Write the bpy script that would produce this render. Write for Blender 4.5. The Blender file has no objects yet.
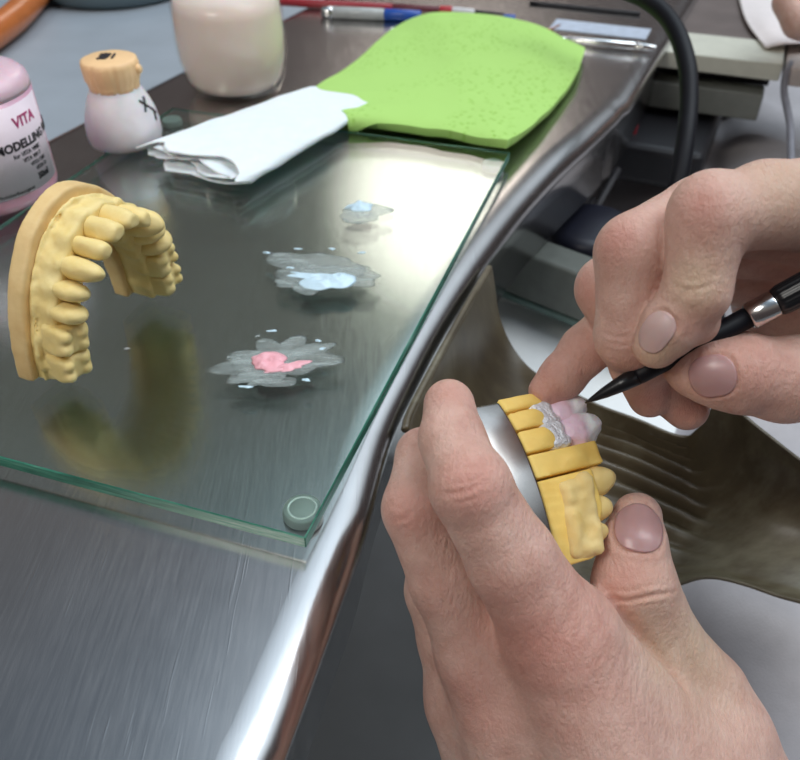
import bpy, bmesh, math, random
import numpy as np
from mathutils import Vector, Matrix
from mathutils.bvhtree import BVHTree

S = 0.01                      # everything below is written in centimetres
TH = math.radians(39.5)       # the camera looks down by this much
CT, ST = math.cos(TH), math.sin(TH)
CAMH = 16.0                   # camera height over the steel bench top (cm)
random.seed(4)
C = bpy.context.scene.collection
sc = bpy.context.scene

# ------------------------------------------------------------------ camera
cam_data = bpy.data.cameras.new('camera')
cam = bpy.data.objects.new('camera', cam_data)
C.objects.link(cam)
cam.location = (0, 0, CAMH * S)
cam.rotation_euler = (math.radians(90) - TH, 0, 0)
cam_data.sensor_width = 36
cam_data.lens = 36
cam_data.clip_start = 0.005
cam_data.dof.use_dof = True
cam_data.dof.focus_distance = 0.20
cam_data.dof.aperture_fstop = 24
sc.camera = cam

# ------------------------------------------------------------------ view
sc.view_settings.view_transform = 'Standard'
sc.view_settings.look = 'None'
sc.view_settings.gamma = 1
sc.view_settings.use_curve_mapping = False
sc.view_settings.exposure = 0.0
sc.cycles.use_denoising = True
sc.cycles.max_bounces = 14
sc.cycles.transmission_bounces = 10
sc.cycles.glossy_bounces = 6
sc.cycles.caustics_refractive = True
sc.cycles.sample_clamp_indirect = 6

# ------------------------------------------------------------------ world: the room around, brighter towards its ceiling
w = bpy.data.worlds.new('room_light'); sc.world = w; w.use_nodes = True
nt = w.node_tree; nt.nodes.clear()
tc = nt.nodes.new('ShaderNodeTexCoord'); sp = nt.nodes.new('ShaderNodeSeparateXYZ')
rp = nt.nodes.new('ShaderNodeValToRGB'); bg = nt.nodes.new('ShaderNodeBackground'); wo = nt.nodes.new('ShaderNodeOutputWorld')
nt.links.new(tc.outputs['Generated'], sp.inputs[0]); nt.links.new(sp.outputs['Z'], rp.inputs[0])
nt.links.new(rp.outputs[0], bg.inputs[0]); nt.links.new(bg.outputs[0], wo.inputs[0])
el = rp.color_ramp.elements
el[0].position = 0.0; el[0].color = (.06, .05, .05, 1)
el[1].position = 1.0; el[1].color = (.17, .235, .31, 1)
for p_, c_ in ((.28, (.080, .064, .064, 1)), (.42, (.13, .115, .11, 1)), (.60, (.20, .18, .165, 1)), (.80, (.155, .185, .225, 1))):
    e_ = el.new(p_); e_.color = c_
bg.inputs[1].default_value = 1.0
def glow(az, elev, width, col, strength):
    """a soft bright patch of the room (window, lit ceiling) in one direction"""
    az, elev = math.radians(az), math.radians(elev)
    d = (math.sin(az)*math.cos(elev), math.cos(az)*math.cos(elev), math.sin(elev))
    dt = nt.nodes.new('ShaderNodeVectorMath'); dt.operation = 'DOT_PRODUCT'; dt.inputs[1].default_value = d
    nr = nt.nodes.new('ShaderNodeVectorMath'); nr.operation = 'NORMALIZE'
    nt.links.new(tc.outputs['Generated'], nr.inputs[0]); nt.links.new(nr.outputs[0], dt.inputs[0])
    mr = nt.nodes.new('ShaderNodeMapRange'); mr.interpolation_type = 'SMOOTHERSTEP'
    mr.inputs[1].default_value = math.cos(math.radians(width)); mr.inputs[2].default_value = 1.0
    nt.links.new(dt.outputs['Value'], mr.inputs[0])
    b2 = nt.nodes.new('ShaderNodeBackground'); b2.inputs[0].default_value = (*col, 1)
    ml = nt.nodes.new('ShaderNodeMath'); ml.operation = 'MULTIPLY'; ml.inputs[1].default_value = strength
    nt.links.new(mr.outputs[0], ml.inputs[0]); nt.links.new(ml.outputs[0], b2.inputs[1])
    ad = nt.nodes.new('ShaderNodeAddShader')
    prev = wo.inputs[0].links[0].from_socket
    nt.links.new(prev, ad.inputs[0]); nt.links.new(b2.outputs[0], ad.inputs[1]); nt.links.new(ad.outputs[0], wo.inputs[0])
glow(3.5, 27, 9.5, (1, .89, .80), 3.5)
glow(62, 60, 48, (.74, .88, 1), 1.7)

def area(name, loc, target, sx, sy, power, col):
    l = bpy.data.lights.new(name, 'AREA'); l.shape = 'RECTANGLE'; l.size = sx * S; l.size_y = sy * S
    l.energy = power; l.color = col
    o = bpy.data.objects.new(name, l); C.objects.link(o)
    o.location = Vector(loc) * S
    o.rotation_euler = (Vector(target) - Vector(loc)).to_track_quat('-Z', 'Y').to_euler()
    return o
area('ceiling_light', (75, 30, 165), (5, 20, 0), 90, 110, 13.5, (.97, .98, 1))
area('bench_lamp', (-45, -25, 75), (5, 20, 0), 35, 25, 3.2, (1, .96, .9))

# ================================================================== helpers
FW = np.array([0, CT, -ST]); UP = np.array([0, ST, CT]); RT = np.array([1., 0, 0]); CAM = np.array([0, 0, CAMH])
def P(u, v, t):
    """the point (cm) seen at a place of the photograph at camera depth t"""
    return CAM + t * (FW + RT * (u - 400) / 800 + UP * (380 - v) / 800)
def G(u, v, z=0.0):
    d = FW + RT * (u - 400) / 800 + UP * (380 - v) / 800
    return CAM + d * ((z - CAMH) / d[2])

def tag(o, label=None, cat=None, group=None, kind=None):
    if label: o['label'] = label
    if cat: o['category'] = cat
    if group: o['group'] = group
    if kind: o['kind'] = kind
    return o

def mesh(name, verts, faces, mat, parent=None, smooth=True, origin=None):
    v = np.asarray(verts, dtype=float)
    if origin is None:
        lo, hi = v.min(0), v.max(0)
        origin = np.array([(lo[0]+hi[0])/2, (lo[1]+hi[1])/2, lo[2]])
    me = bpy.data.meshes.new(name)
    me.from_pydata(((v - origin) * S).tolist(), [], [list(map(int, f)) for f in faces])
    me.update()
    if smooth: me.polygons.foreach_set('use_smooth', [True] * len(me.polygons))
    if mat: me.materials.append(mat)
    o = bpy.data.objects.new(name, me); C.objects.link(o)
    loc = Vector(origin.tolist()) * S
    if parent is not None:
        o.parent = parent
        q = parent; 
        while q is not None: loc = loc - q.location; q = q.parent
    o.location = loc
    return o

def empty(name, loc):
    o = bpy.data.objects.new(name, None); C.objects.link(o)
    o.empty_display_size = .01
    o.location = Vector([float(a) for a in loc]) * S
    return o

def recalc(o):
    bm = bmesh.new(); bm.from_mesh(o.data); bmesh.ops.recalc_face_normals(bm, faces=bm.faces); bm.to_mesh(o.data); bm.free()
    return o
def bevel(o, w_, seg=2, ang=35):
    m = o.modifiers.new('bevel', 'BEVEL'); m.width = w_ * S; m.segments = seg; m.limit_method = 'ANGLE'; m.angle_limit = math.radians(ang)
    return o
def solid(o, t, off=-1):
    m = o.modifiers.new('thickness', 'SOLIDIFY'); m.thickness = t * S; m.offset = off
    return o
def subsurf(o, n=1):
    m = o.modifiers.new('subsurf', 'SUBSURF'); m.levels = n; m.render_levels = n
    return o

def frame(d):
    d = np.asarray(d, float); d = d / np.linalg.norm(d)
    a = np.array([0, 0, 1.]) if abs(d[2]) < .9 else np.array([1., 0, 0])
    x = np.cross(a, d); x /= np.linalg.norm(x)
    return x, np.cross(d, x), d

def lathe(name, base, axis, prof, mat, parent=None, n=48, smooth=True, wob=None, flat=1.0):
    """prof: (radius, height) pairs along axis from base"""
    x, y, z = frame(axis); V = []; F = []
    for r, h in prof:
        for i in range(n):
            a = 2 * math.pi * i / n
            rr = r * (wob(a, h) if wob else 1)
            V.append(np.asarray(base) + z * h + x * rr * math.cos(a) + y * rr * flat * math.sin(a))
    m = len(prof)
    for j in range(m - 1):
        for i in range(n):
            k = (i + 1) % n
            F.append((j*n+i, j*n+k, (j+1)*n+k, (j+1)*n+i))
    F.append(tuple(reversed(range(n)))); F.append(tuple((m-1)*n + i for i in range(n)))
    return recalc(mesh(name, V, F, mat, parent, smooth))

def catmull(pts, n):
    pts = np.asarray(pts, float); m = len(pts)
    P_ = np.vstack([2*pts[0]-pts[1], pts, 2*pts[-1]-pts[-2]])
    out = []
    for s in np.linspace(0, m - 1, n):
        i = min(int(s), m - 2); t = s - i
        a, b, c, d = P_[i], P_[i+1], P_[i+2], P_[i+3]
        out.append(.5*((2*b)+(-a+c)*t+(2*a-5*b+4*c-d)*t*t+(-a+3*b-3*c+d)*t**3))
    return np.array(out)

def tube(name, pts, rad, mat, parent=None, n=20, steps=48):
    c = catmull(pts, steps); V = []; F = []
    rr = rad if callable(rad) else (lambda s: rad)
    px_ = None
    for i in range(steps):
        d = c[min(i+1, steps-1)] - c[max(i-1, 0)]; d /= np.linalg.norm(d)
        if px_ is None: px_ = frame(d)[0]
        x = px_ - d * px_.dot(d); x /= np.linalg.norm(x); px_ = x; y = np.cross(d, x)
        r = rr(i / (steps - 1))
        for k in range(n):
            a = 2*math.pi*k/n; V.append(c[i] + r*(x*math.cos(a)+y*math.sin(a)))
    for i in range(steps-1):
        for k in range(n):
            q = (k+1) % n; F.append((i*n+k, i*n+q, (i+1)*n+q, (i+1)*n+k))
    F.append(tuple(reversed(range(n)))); F.append(tuple((steps-1)*n+k for k in range(n)))
    return recalc(mesh(name, V, F, mat, parent))

def grid_surface(ctrl, nu, nv):
    """ctrl: rows of 3-D points; returns dense (nv, nu, 3) Catmull surface"""
    rows = [catmull(r, nu) for r in ctrl]
    arr = np.array(rows); out = np.array([catmull(arr[:, i], nv) for i in range(nu)])
    return out.transpose(1, 0, 2)
def grid_mesh(name, A, mat, parent=None):
    nv, nu = A.shape[:2]
    F = [(j*nu+i, j*nu+i+1, (j+1)*nu+i+1, (j+1)*nu+i) for j in range(nv-1) for i in range(nu-1)]
    return mesh(name, A.reshape(-1, 3), F, mat, parent)

def box(name, c, ax, ay, hx, hy, z0, z1, mat, parent=None, bev=0):
    """box standing on z0..z1 with half sizes hx, hy along unit axes ax, ay (in plan)"""
    V = []
    for z in (z0, z1):
        for sx, sy in ((-1,-1),(1,-1),(1,1),(-1,1)):
            p = np.array([c[0], c[1], 0.]) + np.array([ax[0], ax[1], 0])*hx*sx + np.array([ay[0], ay[1], 0])*hy*sy
            p[2] = z; V.append(p)
    F = [(3,2,1,0),(4,5,6,7),(0,1,5,4),(1,2,6,5),(2,3,7,6),(3,0,4,7)]
    o = recalc(mesh(name, V, F, mat, parent, smooth=False))
    if bev: bevel(o, bev, 3)
    return o

# ------------------------------------------------------------------ noise
_rs = np.random.RandomState(7); _lat = _rs.rand(32, 32, 32)
def vnoise(p):
    p = np.asarray(p); i = np.floor(p).astype(int); f = p - i; f = f*f*(3-2*f); r = 0
    for dx in (0, 1):
        for dy in (0, 1):
            for dz in (0, 1):
                wgt = (f[..., 0] if dx else 1-f[..., 0])*(f[..., 1] if dy else 1-f[..., 1])*(f[..., 2] if dz else 1-f[..., 2])
                r = r + wgt*_lat[(i[..., 0]+dx) % 32, (i[..., 1]+dy) % 32, (i[..., 2]+dz) % 32]
    return r*2-1

# ------------------------------------------------------------------ signed distance shapes and their surface
def smin(a, b, k):
    h = np.clip(.5 + .5*(b-a)/k, 0, 1)
    return b*(1-h) + a*h - k*h*(1-h)
def smax(a, b, k): return -smin(-a, -b, k)
def cone(p, a, b, ra, rb):
    a = np.asarray(a, float); b = np.asarray(b, float); ab = b - a
    t = np.clip(((p-a) @ ab)/(ab @ ab), 0, 1)
    return np.linalg.norm(p-(a+t[..., None]*ab), axis=-1) - (ra+(rb-ra)*t)
def ball(p, c, r): return np.linalg.norm(p-np.asarray(c), axis=-1) - r
def ellip(p, c, r, M=None):
    q = p - np.asarray(c)
    if M is not None: q = q @ np.asarray(M).T
    r = np.asarray(r, float); k0 = np.linalg.norm(q/r, axis=-1); k1 = np.linalg.norm(q/(r*r), axis=-1)
    return k0*(k0-1)/np.maximum(k1, 1e-6)

def surface(f, lo, hi, h, coarse=4):
    lo = np.asarray(lo, float); hi = np.asarray(hi, float)
    n = (np.ceil((hi-lo)/(h*coarse)).astype(int)+1)*coarse+1
    nc = (n-1)//coarse+1
    g = np.stack(np.meshgrid(*[lo[i]+np.arange(nc[i])*h*coarse for i in range(3)], indexing='ij'), -1)
    dc = f(g.reshape(-1, 3)).reshape(nc)
    cell = dc[:-1, :-1, :-1]
    near = np.abs(cell) < h*coarse*1.8*1.3
    D = np.repeat(np.repeat(np.repeat(np.where(cell < 0, -1., 1.), coarse, 0), coarse, 1), coarse, 2)
    ci = np.argwhere(near)
    off = np.stack(np.meshgrid(*[np.arange(coarse)]*3, indexing='ij'), -1).reshape(-1, 3)
    for k in range(0, len(ci), 4000):
        idx = (ci[k:k+4000, None, :]*coarse + off[None]).reshape(-1, 3)
        D[idx[:, 0], idx[:, 1], idx[:, 2]] = f(lo + idx*h)
    inside = D < 0
    nx, ny, nz = D.shape
    c = np.zeros((nx-1, ny-1, nz-1), int)
    for dx in (0, 1):
        for dy in (0, 1):
            for dz in (0, 1):
                c += inside[dx:nx-1+dx, dy:ny-1+dy, dz:nz-1+dz]
    act = (c > 0) & (c < 8); cells = np.argwhere(act); vid = -np.ones(act.shape, int); vid[act] = np.arange(len(cells))
    acc = np.zeros((len(cells), 3)); cnt = np.zeros(len(cells))
    corners = [(a, b, d) for a in (0, 1) for b in (0, 1) for d in (0, 1)]
    for a in corners:
        for ax in range(3):
            if a[ax]: continue
            b = list(a); b[ax] = 1
            da = D[cells[:, 0]+a[0], cells[:, 1]+a[1], cells[:, 2]+a[2]]; db = D[cells[:, 0]+b[0], cells[:, 1]+b[1], cells[:, 2]+b[2]]
            m = (da < 0) != (db < 0); t = np.where(m, da/np.where(m, da-db, 1), 0)
            p = np.tile(np.array(a, float), (len(cells), 1)); p[:, ax] += t
            acc += p*m[:, None]; cnt += m
    V = lo + (cells + acc/cnt[:, None])*h
    F = []
    for ax in range(3):
        u, v = (ax+1) % 3, (ax+2) % 3
        sl0 = [slice(1, -1)]*3; sl0[ax] = slice(0, -1)
        a = inside[tuple(sl0)]; sl1 = list(sl0); sl1[ax] = slice(1, None); b = inside[tuple(sl1)]
        for flip, mm in ((0, a & ~b), (1, ~a & b)):
            e = np.argwhere(mm); base = e.copy(); base[:, u] += 1; base[:, v] += 1
            q = []
            for du, dv in ((-1, -1), (0, -1), (0, 0), (-1, 0)):
                t = base.copy(); t[:, u] += du; t[:, v] += dv; q.append(vid[t[:, 0], t[:, 1], t[:, 2]])
            q = np.stack(q, 1)
            F.append(q[:, ::-1] if flip else q)
    return V, np.concatenate(F)

def relax(V, F, it=1, lam=.5):
    E = np.concatenate([F[:, [0, 1]], F[:, [1, 2]], F[:, [2, 3]], F[:, [3, 0]]])
    E = np.concatenate([E, E[:, ::-1]])
    deg = np.bincount(E[:, 0], minlength=len(V))[:, None]
    for _ in range(it):
        s = np.stack([np.bincount(E[:, 0], weights=V[E[:, 1], i], minlength=len(V)) for i in range(3)], 1)
        V = V*(1-lam) + lam*s/deg
    return V
def vnormals(V, F):
    a = V[F[:, 2]]-V[F[:, 0]]; b = V[F[:, 3]]-V[F[:, 1]]; n = np.cross(a, b)
    N = np.zeros_like(V)
    for k in range(4):
        for i in range(3): N[:, i] += np.bincount(F[:, k], weights=n[:, i], minlength=len(V))
    return N/np.maximum(np.linalg.norm(N, axis=1), 1e-9)[:, None]

# ================================================================== materials
def nodes(name):
    m = bpy.data.materials.new(name); m.use_nodes = True
    return m, m.node_tree, m.node_tree.nodes['Principled BSDF']
def N(nt, kind, **kw):
    n = nt.nodes.new('ShaderNode'+kind)
    for k, v in kw.items(): setattr(n, k, v)
    return n
def coord(nt, scale=(100, 100, 100), rot=(0, 0, 0)):
    t = N(nt, 'TexCoord'); mp = N(nt, 'Mapping'); mp.inputs['Scale'].default_value = scale; mp.inputs['Rotation'].default_value = rot
    nt.links.new(t.outputs['Object'], mp.inputs[0]); return mp.outputs[0]
def noise(nt, co, scale, detail=3, rough=.5):
    n = N(nt, 'TexNoise'); n.inputs['Scale'].default_value = scale; n.inputs['Detail'].default_value = detail; n.inputs['Roughness'].default_value = rough
    nt.links.new(co, n.inputs['Vector']); return n.outputs[0]
def ramp(nt, f, stops):
    r = N(nt, 'ValToRGB'); e = r.color_ramp.elements
    e[0].position, e[0].color = stops[0][0], (*stops[0][1], 1)
    e[1].position, e[1].color = stops[-1][0], (*stops[-1][1], 1)
    for p, c in stops[1:-1]: x = e.new(p); x.color = (*c, 1)
    nt.links.new(f, r.inputs[0]); return r.outputs[0]
def bump(nt, b, f, strength, dist, prev=None):
    n = N(nt, 'Bump'); n.inputs['Strength'].default_value = strength; n.inputs['Distance'].default_value = dist*S
    nt.links.new(f, n.inputs['Height'])
    if prev: nt.links.new(prev, n.inputs['Normal'])
    nt.links.new(n.outputs[0], b.inputs['Normal']); return n.outputs[0]
def mat(name, col, rough=.5, metal=0, var=.12, nscale=1.5, bs=0, bscale=6, bdist=.02, **kw):
    m, nt, b = nodes(name); co = coord(nt)
    c = np.array(col)
    f = noise(nt, co, nscale, 4)
    nt.links.new(ramp(nt, f, [(.3, tuple(c*(1-var))), (.7, tuple(np.minimum(c*(1+var), 1)))]), b.inputs['Base Color'])
    b.inputs['Roughness'].default_value = rough; b.inputs['Metallic'].default_value = metal
    if bs: bump(nt, b, noise(nt, co, bscale, 4), bs, bdist)
    for k, v in kw.items(): b.inputs[k.replace('_', ' ')].default_value = v
    return m

def steel_material():
    m, nt, b = nodes('brushed_steel')
    b.inputs['Metallic'].default_value = 1
    fine = noise(nt, coord(nt, (100*14, 100*.7, 100), (0, 0, math.radians(-38))), 1.0, 5, .7)
    scr = noise(nt, coord(nt, (100*9, 100*.35, 100), (0, 0, math.radians(-22))), 1.0, 2, .5)
    blot = noise(nt, coord(nt), .16, 4, .6)
    nt.links.new(ramp(nt, blot, [(.3, (.44, .43, .425)), (.7, (.54, .53, .525))]), b.inputs['Base Color'])
    r = N(nt, 'MapRange'); nt.links.new(fine, r.inputs[0]); r.inputs[1].default_value = .3; r.inputs[2].default_value = .7
    r.inputs[3].default_value = .17; r.inputs[4].default_value = .27
    nt.links.new(r.outputs[0], b.inputs['Roughness'])
    s2 = N(nt, 'MapRange'); nt.links.new(scr, s2.inputs[0]); s2.inputs[1].default_value = .66; s2.inputs[2].default_value = .74
    p = bump(nt, b, fine, .045, .01); p = bump(nt, b, s2.outputs[0], .12, .01, p)
    
    return m
def skin_material():
    m, nt, b = nodes('skin'); co = coord(nt)
    at = N(nt, 'Attribute'); at.attribute_name = 'tint'; sx = N(nt, 'SeparateColor'); nt.links.new(at.outputs['Color'], sx.inputs[0])
    base = ramp(nt, noise(nt, co, 1.0, 8, .7), [(.28, (.57, .315, .25)), (.5, (.69, .43, .35)), (.74, (.78, .54, .45))])
    def mixc(a, fac, col):
        x = N(nt, 'Mix', data_type='RGBA'); nt.links.new(fac, x.inputs[0]); nt.links.new(a, x.inputs[6]); x.inputs[7].default_value = (*col, 1); return x.outputs[2]
    a = mixc(base, sx.outputs[0], (.58, .22, .17)); a = mixc(a, sx.outputs[1], (.66, .52, .33))
    nt.links.new(a, b.inputs['Base Color'])
    b.inputs['Roughness'].default_value = .48
    b.inputs['Specular IOR Level'].default_value = .4
    b.inputs['Subsurface Weight'].default_value = .22
    b.inputs['Subsurface Radius'].default_value = (1, .35, .2)
    b.inputs['Subsurface Scale'].default_value = .002
    v = N(nt, 'TexVoronoi'); v.inputs['Scale'].default_value = 6; v.feature = 'DISTANCE_TO_EDGE'; nt.links.new(co, v.inputs['Vector'])
    p = bump(nt, b, v.outputs['Distance'], .5, .03)
    p = bump(nt, b, noise(nt, coord(nt, (200, 90, 90), (.3, .4, .6)), 3.0, 6, .72), .9, .08, p)
    bump(nt, b, noise(nt, co, 1.3, 3), .3, .08, p)
    return m
def sponge_material():
    m, nt, b = nodes('green_cellulose'); co = coord(nt)
    v = N(nt, 'TexVoronoi'); v.inputs['Scale'].default_value = 3.0; nt.links.new(coord(nt, (100, 100, 30), (0, 0, .5)), v.inputs['Vector'])
    mask = noise(nt, co, .22, 2)
    mu = N(nt, 'Math', operation='MULTIPLY'); mr = N(nt, 'MapRange'); nt.links.new(v.outputs['Distance'], mr.inputs[0])
    mr.inputs[1].default_value = .0; mr.inputs[2].default_value = .38; mr.inputs[3].default_value = 1; mr.inputs[4].default_value = 0
    m2 = N(nt, 'MapRange'); nt.links.new(mask, m2.inputs[0]); m2.inputs[1].default_value = .42; m2.inputs[2].default_value = .55
    nt.links.new(mr.outputs[0], mu.inputs[0]); nt.links.new(m2.outputs[0], mu.inputs[1])
    nt.links.new(ramp(nt, mu.outputs[0], [(0, (.46, .74, .20)), (.9, (.30, .57, .08))]), b.inputs['Base Color'])
    b.inputs['Roughness'].default_value = .85; b.inputs['Specular IOR Level'].default_value = .2
    inv = N(nt, 'Math', operation='MULTIPLY'); inv.inputs[1].default_value = -1; nt.links.new(mu.outputs[0], inv.inputs[0])
    p = bump(nt, b, inv.outputs[0], .5, .08); bump(nt, b, noise(nt, co, 9, 4), .3, .03, p)
    return m
def glass_slab_material():
    m, nt, b = nodes('clear_float_glass')
    b.inputs['Base Color'].default_value = (.97, 1, .985, 1); b.inputs['Transmission Weight'].default_value = 1
    b.inputs['Roughness'].default_value = .0; b.inputs['IOR'].default_value = 1.5
    v = N(nt, 'VolumeAbsorption'); v.inputs['Color'].default_value = (.0, .85, .62, 1); v.inputs['Density'].default_value = 20
    nt.links.new(v.outputs[0], nt.nodes['Material Output'].inputs['Volume'])
    return m
def clear_material(name, col, rough=.02, ior=1.45):
    m, nt, b = nodes(name); b.inputs['Base Color'].default_value = (*col, 1)
    b.inputs['Transmission Weight'].default_value = 1; b.inputs['Roughness'].default_value = rough; b.inputs['IOR'].default_value = ior
    return m
def plaster_material(name, a, b_):
    m, nt, b = nodes(name); co = coord(nt)
    nt.links.new(ramp(nt, noise(nt, co, 1.3, 5, .6), [(.3, a), (.7, b_)]), b.inputs['Base Color'])
    b.inputs['Roughness'].default_value = .55; b.inputs['Specular IOR Level'].default_value = .35
    b.inputs['Subsurface Weight'].default_value = .12; b.inputs['Subsurface Radius'].default_value = (1, .7, .35); b.inputs['Subsurface Scale'].default_value = .002
    p = bump(nt, b, noise(nt, co, 5, 5, .6), .3, .03); bump(nt, b, noise(nt, co, 30, 3), .25, .008, p)
    return m
def apron_material():
    m, nt, b = nodes('olive_vinyl'); co = coord(nt)
    big = noise(nt, co, .18, 3); sm = noise(nt, coord(nt, (100, 260, 100), (0, 0, .6)), .8, 5, .65)
    mx = N(nt, 'Math', operation='MULTIPLY_ADD'); mx.inputs[1].default_value = .45; nt.links.new(sm, mx.inputs[0]); nt.links.new(big, mx.inputs[2])
    nt.links.new(ramp(nt, mx.outputs[0], [(.5, (.052, .038, .021)), (.72, (.088, .068, .037)), (.95, (.20, .18, .12))]), b.inputs['Base Color'])
    b.inputs['Roughness'].default_value = .38; b.inputs['Specular IOR Level'].default_value = .6
    bump(nt, b, sm, .15, .05)
    return m

M_steel = steel_material(); M_skin = skin_material(); M_sponge = sponge_material(); M_slab = glass_slab_material(); M_apron = apron_material()
def edge_material():
    m, nt, b = nodes('green_glass_edge')
    nt.links.new(ramp(nt, noise(nt, coord(nt, (50, 50, 900)), .8, 4, .7), [(.35, (.015, .10, .07)), (.55, (.05, .24, .16)), (.75, (.22, .45, .36))]), b.inputs['Base Color'])
    b.inputs['Roughness'].default_value = .22; b.inputs['Transmission Weight'].default_value = .1; b.inputs['Specular IOR Level'].default_value = .25
    return m
M_edge = edge_material()
M_yellow = plaster_material('yellow_die_stone', (.80, .60, .22), (.90, .73, .34))
M_gold = plaster_material('golden_die_stone', (.90, .58, .13), (.96, .68, .20))
M_tanbase = plaster_material('tan_base_stone', (.74, .50, .22), (.84, .62, .30))
M_tan = plaster_material('tan_die_stone', (.78, .55, .19), (.87, .68, .32))
M_dy = plaster_material('warm_yellow_die_stone', (.84, .60, .20), (.92, .72, .32))
M_nail = mat('fingernail', (.72, .46, .43), .28, var=.06, nscale=.8, Subsurface_Weight=.3, Subsurface_Scale=.002)
M_nail2 = mat('fingernail_flushed', (.50, .28, .27), .3, var=.10, nscale=1.0, Subsurface_Weight=.3, Subsurface_Scale=.002)
M_band = mat('polished_base_steel', (.36, .345, .33), .26, 1, var=.1)
M_black = mat('black_plastic', (.008, .009, .011), .32, var=.2)
M_rubber = mat('black_rubber', (.005, .005, .008), .5, var=.2, Specular_IOR_Level=.25)
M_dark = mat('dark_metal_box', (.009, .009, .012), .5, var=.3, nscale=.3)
M_grey = mat('grey_laminate', (.33, .37, .41), .45, var=.06, nscale=.3)
M_teal = mat('teal_grey_enamel', (.13, .18, .20), .35, var=.1, nscale=.2)
M_cream = mat('cream_laminate', (.62, .62, .52), .45, var=.05)
M_greygreen = mat('grey_green_enamel', (.20, .21, .185), .45, var=.06)
M_greybar = mat('olive_grey_drawer', (.115, .125, .11), .5, var=.1)
M_brown = mat('brown_bench_top', (.15, .12, .11), .4, var=.15, nscale=.5)
M_white = mat('white_cotton', (.50, .475, .485), .9, var=.04, bs=.3, bscale=12, bdist=.05)
M_traywhite = mat('white_tray_plastic', (.86, .88, .87), .5, var=.02)
M_paper = mat('pink_white_paper', (.85, .78, .76), .8, var=.03)
M_tissue = mat('white_tissue', (.90, .93, .94), .9, var=.02, bs=.4, bscale=5, bdist=.05, Subsurface_Weight=.2, Subsurface_Scale=.003)
M_floor = mat('grey_floor', (.20, .205, .205), .5, var=.1, nscale=.1)
M_orange = mat('orange_rubber', (.55, .16, .04), .28, var=.1)
M_wall = mat('painted_wall', (.4, .4, .4), .8)
M_red = mat('red_plastic', (.33, .02, .03), .3)
M_blue = mat('blue_plastic', (.02, .09, .42), .3)
M_silver = mat('silver_metal', (.75, .75, .74), .18, 1)
M_whitep = mat('white_plastic', (.75, .75, .76), .35)
M_cap = mat('orange_cap_plastic', (.95, .62, .32), .45, var=.05)
M_milky = mat('milky_plastic', (.84, .80, .81), .3, var=.05, Subsurface_Weight=.5, Subsurface_Scale=.006)
M_pink = mat('pink_liquid_plastic', (.80, .40, .50), .22, var=.05, Subsurface_Weight=.4, Subsurface_Scale=.008)
M_pinkcap = mat('frosted_pink_plastic', (.78, .55, .62), .3, var=.05, Subsurface_Weight=.4, Subsurface_Scale=.008)
M_label = mat('paper_label', (.88, .74, .80), .5, var=.03)
M_ink = mat('black_ink', (.02, .015, .02), .5)
M_inkm = mat('magenta_ink', (.55, .03, .18), .5)
M_paste_p = mat('pink_porcelain_paste', (.86, .42, .47), .35, var=.1, nscale=2, bs=.5, bscale=5, bdist=.05)
M_paste_b = mat('pale_blue_porcelain_paste', (.62, .80, .90), .3, var=.08, nscale=2, bs=.5, bscale=5, bdist=.05)
M_film = None
def film_material():
    m, nt, b = nodes('wet_porcelain_film'); co = coord(nt)
    b.inputs['Base Color'].default_value = (.50, .57, .55, 1); b.inputs['Roughness'].default_value = .25
    f = noise(nt, coord(nt, (55, 240, 100), (0, 0, .5)), 1.5, 6, .7)
    nt.links.new(ramp(nt, f, [(.30, (.06,)*3), (.52, (.30,)*3), (.75, (.75,)*3)]), b.inputs['Alpha'])
    bump(nt, b, f, .8, .06)
    return m
M_film = film_material()
M_cer = None
def ceramic_material():
    m, nt, b = nodes('unfired_ceramic'); t = N(nt, 'TexCoord'); sp = N(nt, 'SeparateXYZ')
    co = coord(nt)
    at = N(nt, 'Attribute'); at.attribute_name = 'tip'
    ad = N(nt, 'Math', operation='MULTIPLY_ADD'); ad.inputs[1].default_value = .35; nt.links.new(noise(nt, co, 3, 3), ad.inputs[0]); nt.links.new(at.outputs['Fac'], ad.inputs[2])
    nt.links.new(ramp(nt, ad.outputs[0], [(.42, (.88, .64, .74)), (.66, (.90, .92, .96))]), b.inputs['Base Color'])
    b.inputs['Roughness'].default_value = .4; b.inputs['Subsurface Weight'].default_value = .2; b.inputs['Subsurface Scale'].default_value = .001
    bump(nt, b, noise(nt, co, 9, 4), .6, .03)
    return m
M_cer = ceramic_material()

# ================================================================== the setting
def structure(o): o['kind'] = 'structure'; return o
fl = structure(mesh('floor', [(-200, -150, -72), (250, -150, -72), (250, 320, -72), (-200, 320, -72)], [(0, 1, 2, 3)], M_floor))

# ------------------------------------------------------------------ steel bench with its curved cut-out
d_l = np.array([.41, .912, 0]); 
rim_px = [(268, 800), (285, 755), (312, 682), (342, 599), (360, 521+24), (391, 440), (419, 379), (450, 322), (486, 265), (525, 213), (562, 172), (600, 137), (620, 118)]
rim_px[4] = (366, 532)
rim = [G(u, v, -.55) for u, v in rim_px]
rim = [np.array([-3.6, -14, 0]), np.array([-3.9, 0, 0])] + rim
rim = catmull(rim, 90)
cr = G(629, 108, -.4); far = cr + d_l*36
corner = [cr + np.array([-.35, -.30, 0]), cr + d_l*.3]
lf = G(45, 135, 0); 
left_far = lf + d_l*44; left_near = lf - d_l*58
outline = list(rim) + corner + [cr + d_l*12, cr+d_l*24, far] + [left_far] + [lf+d_l*20, lf, lf-d_l*20, lf-d_l*40, left_near]
outline = [np.array([p[0], p[1], 0.]) for p in outline]
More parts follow.
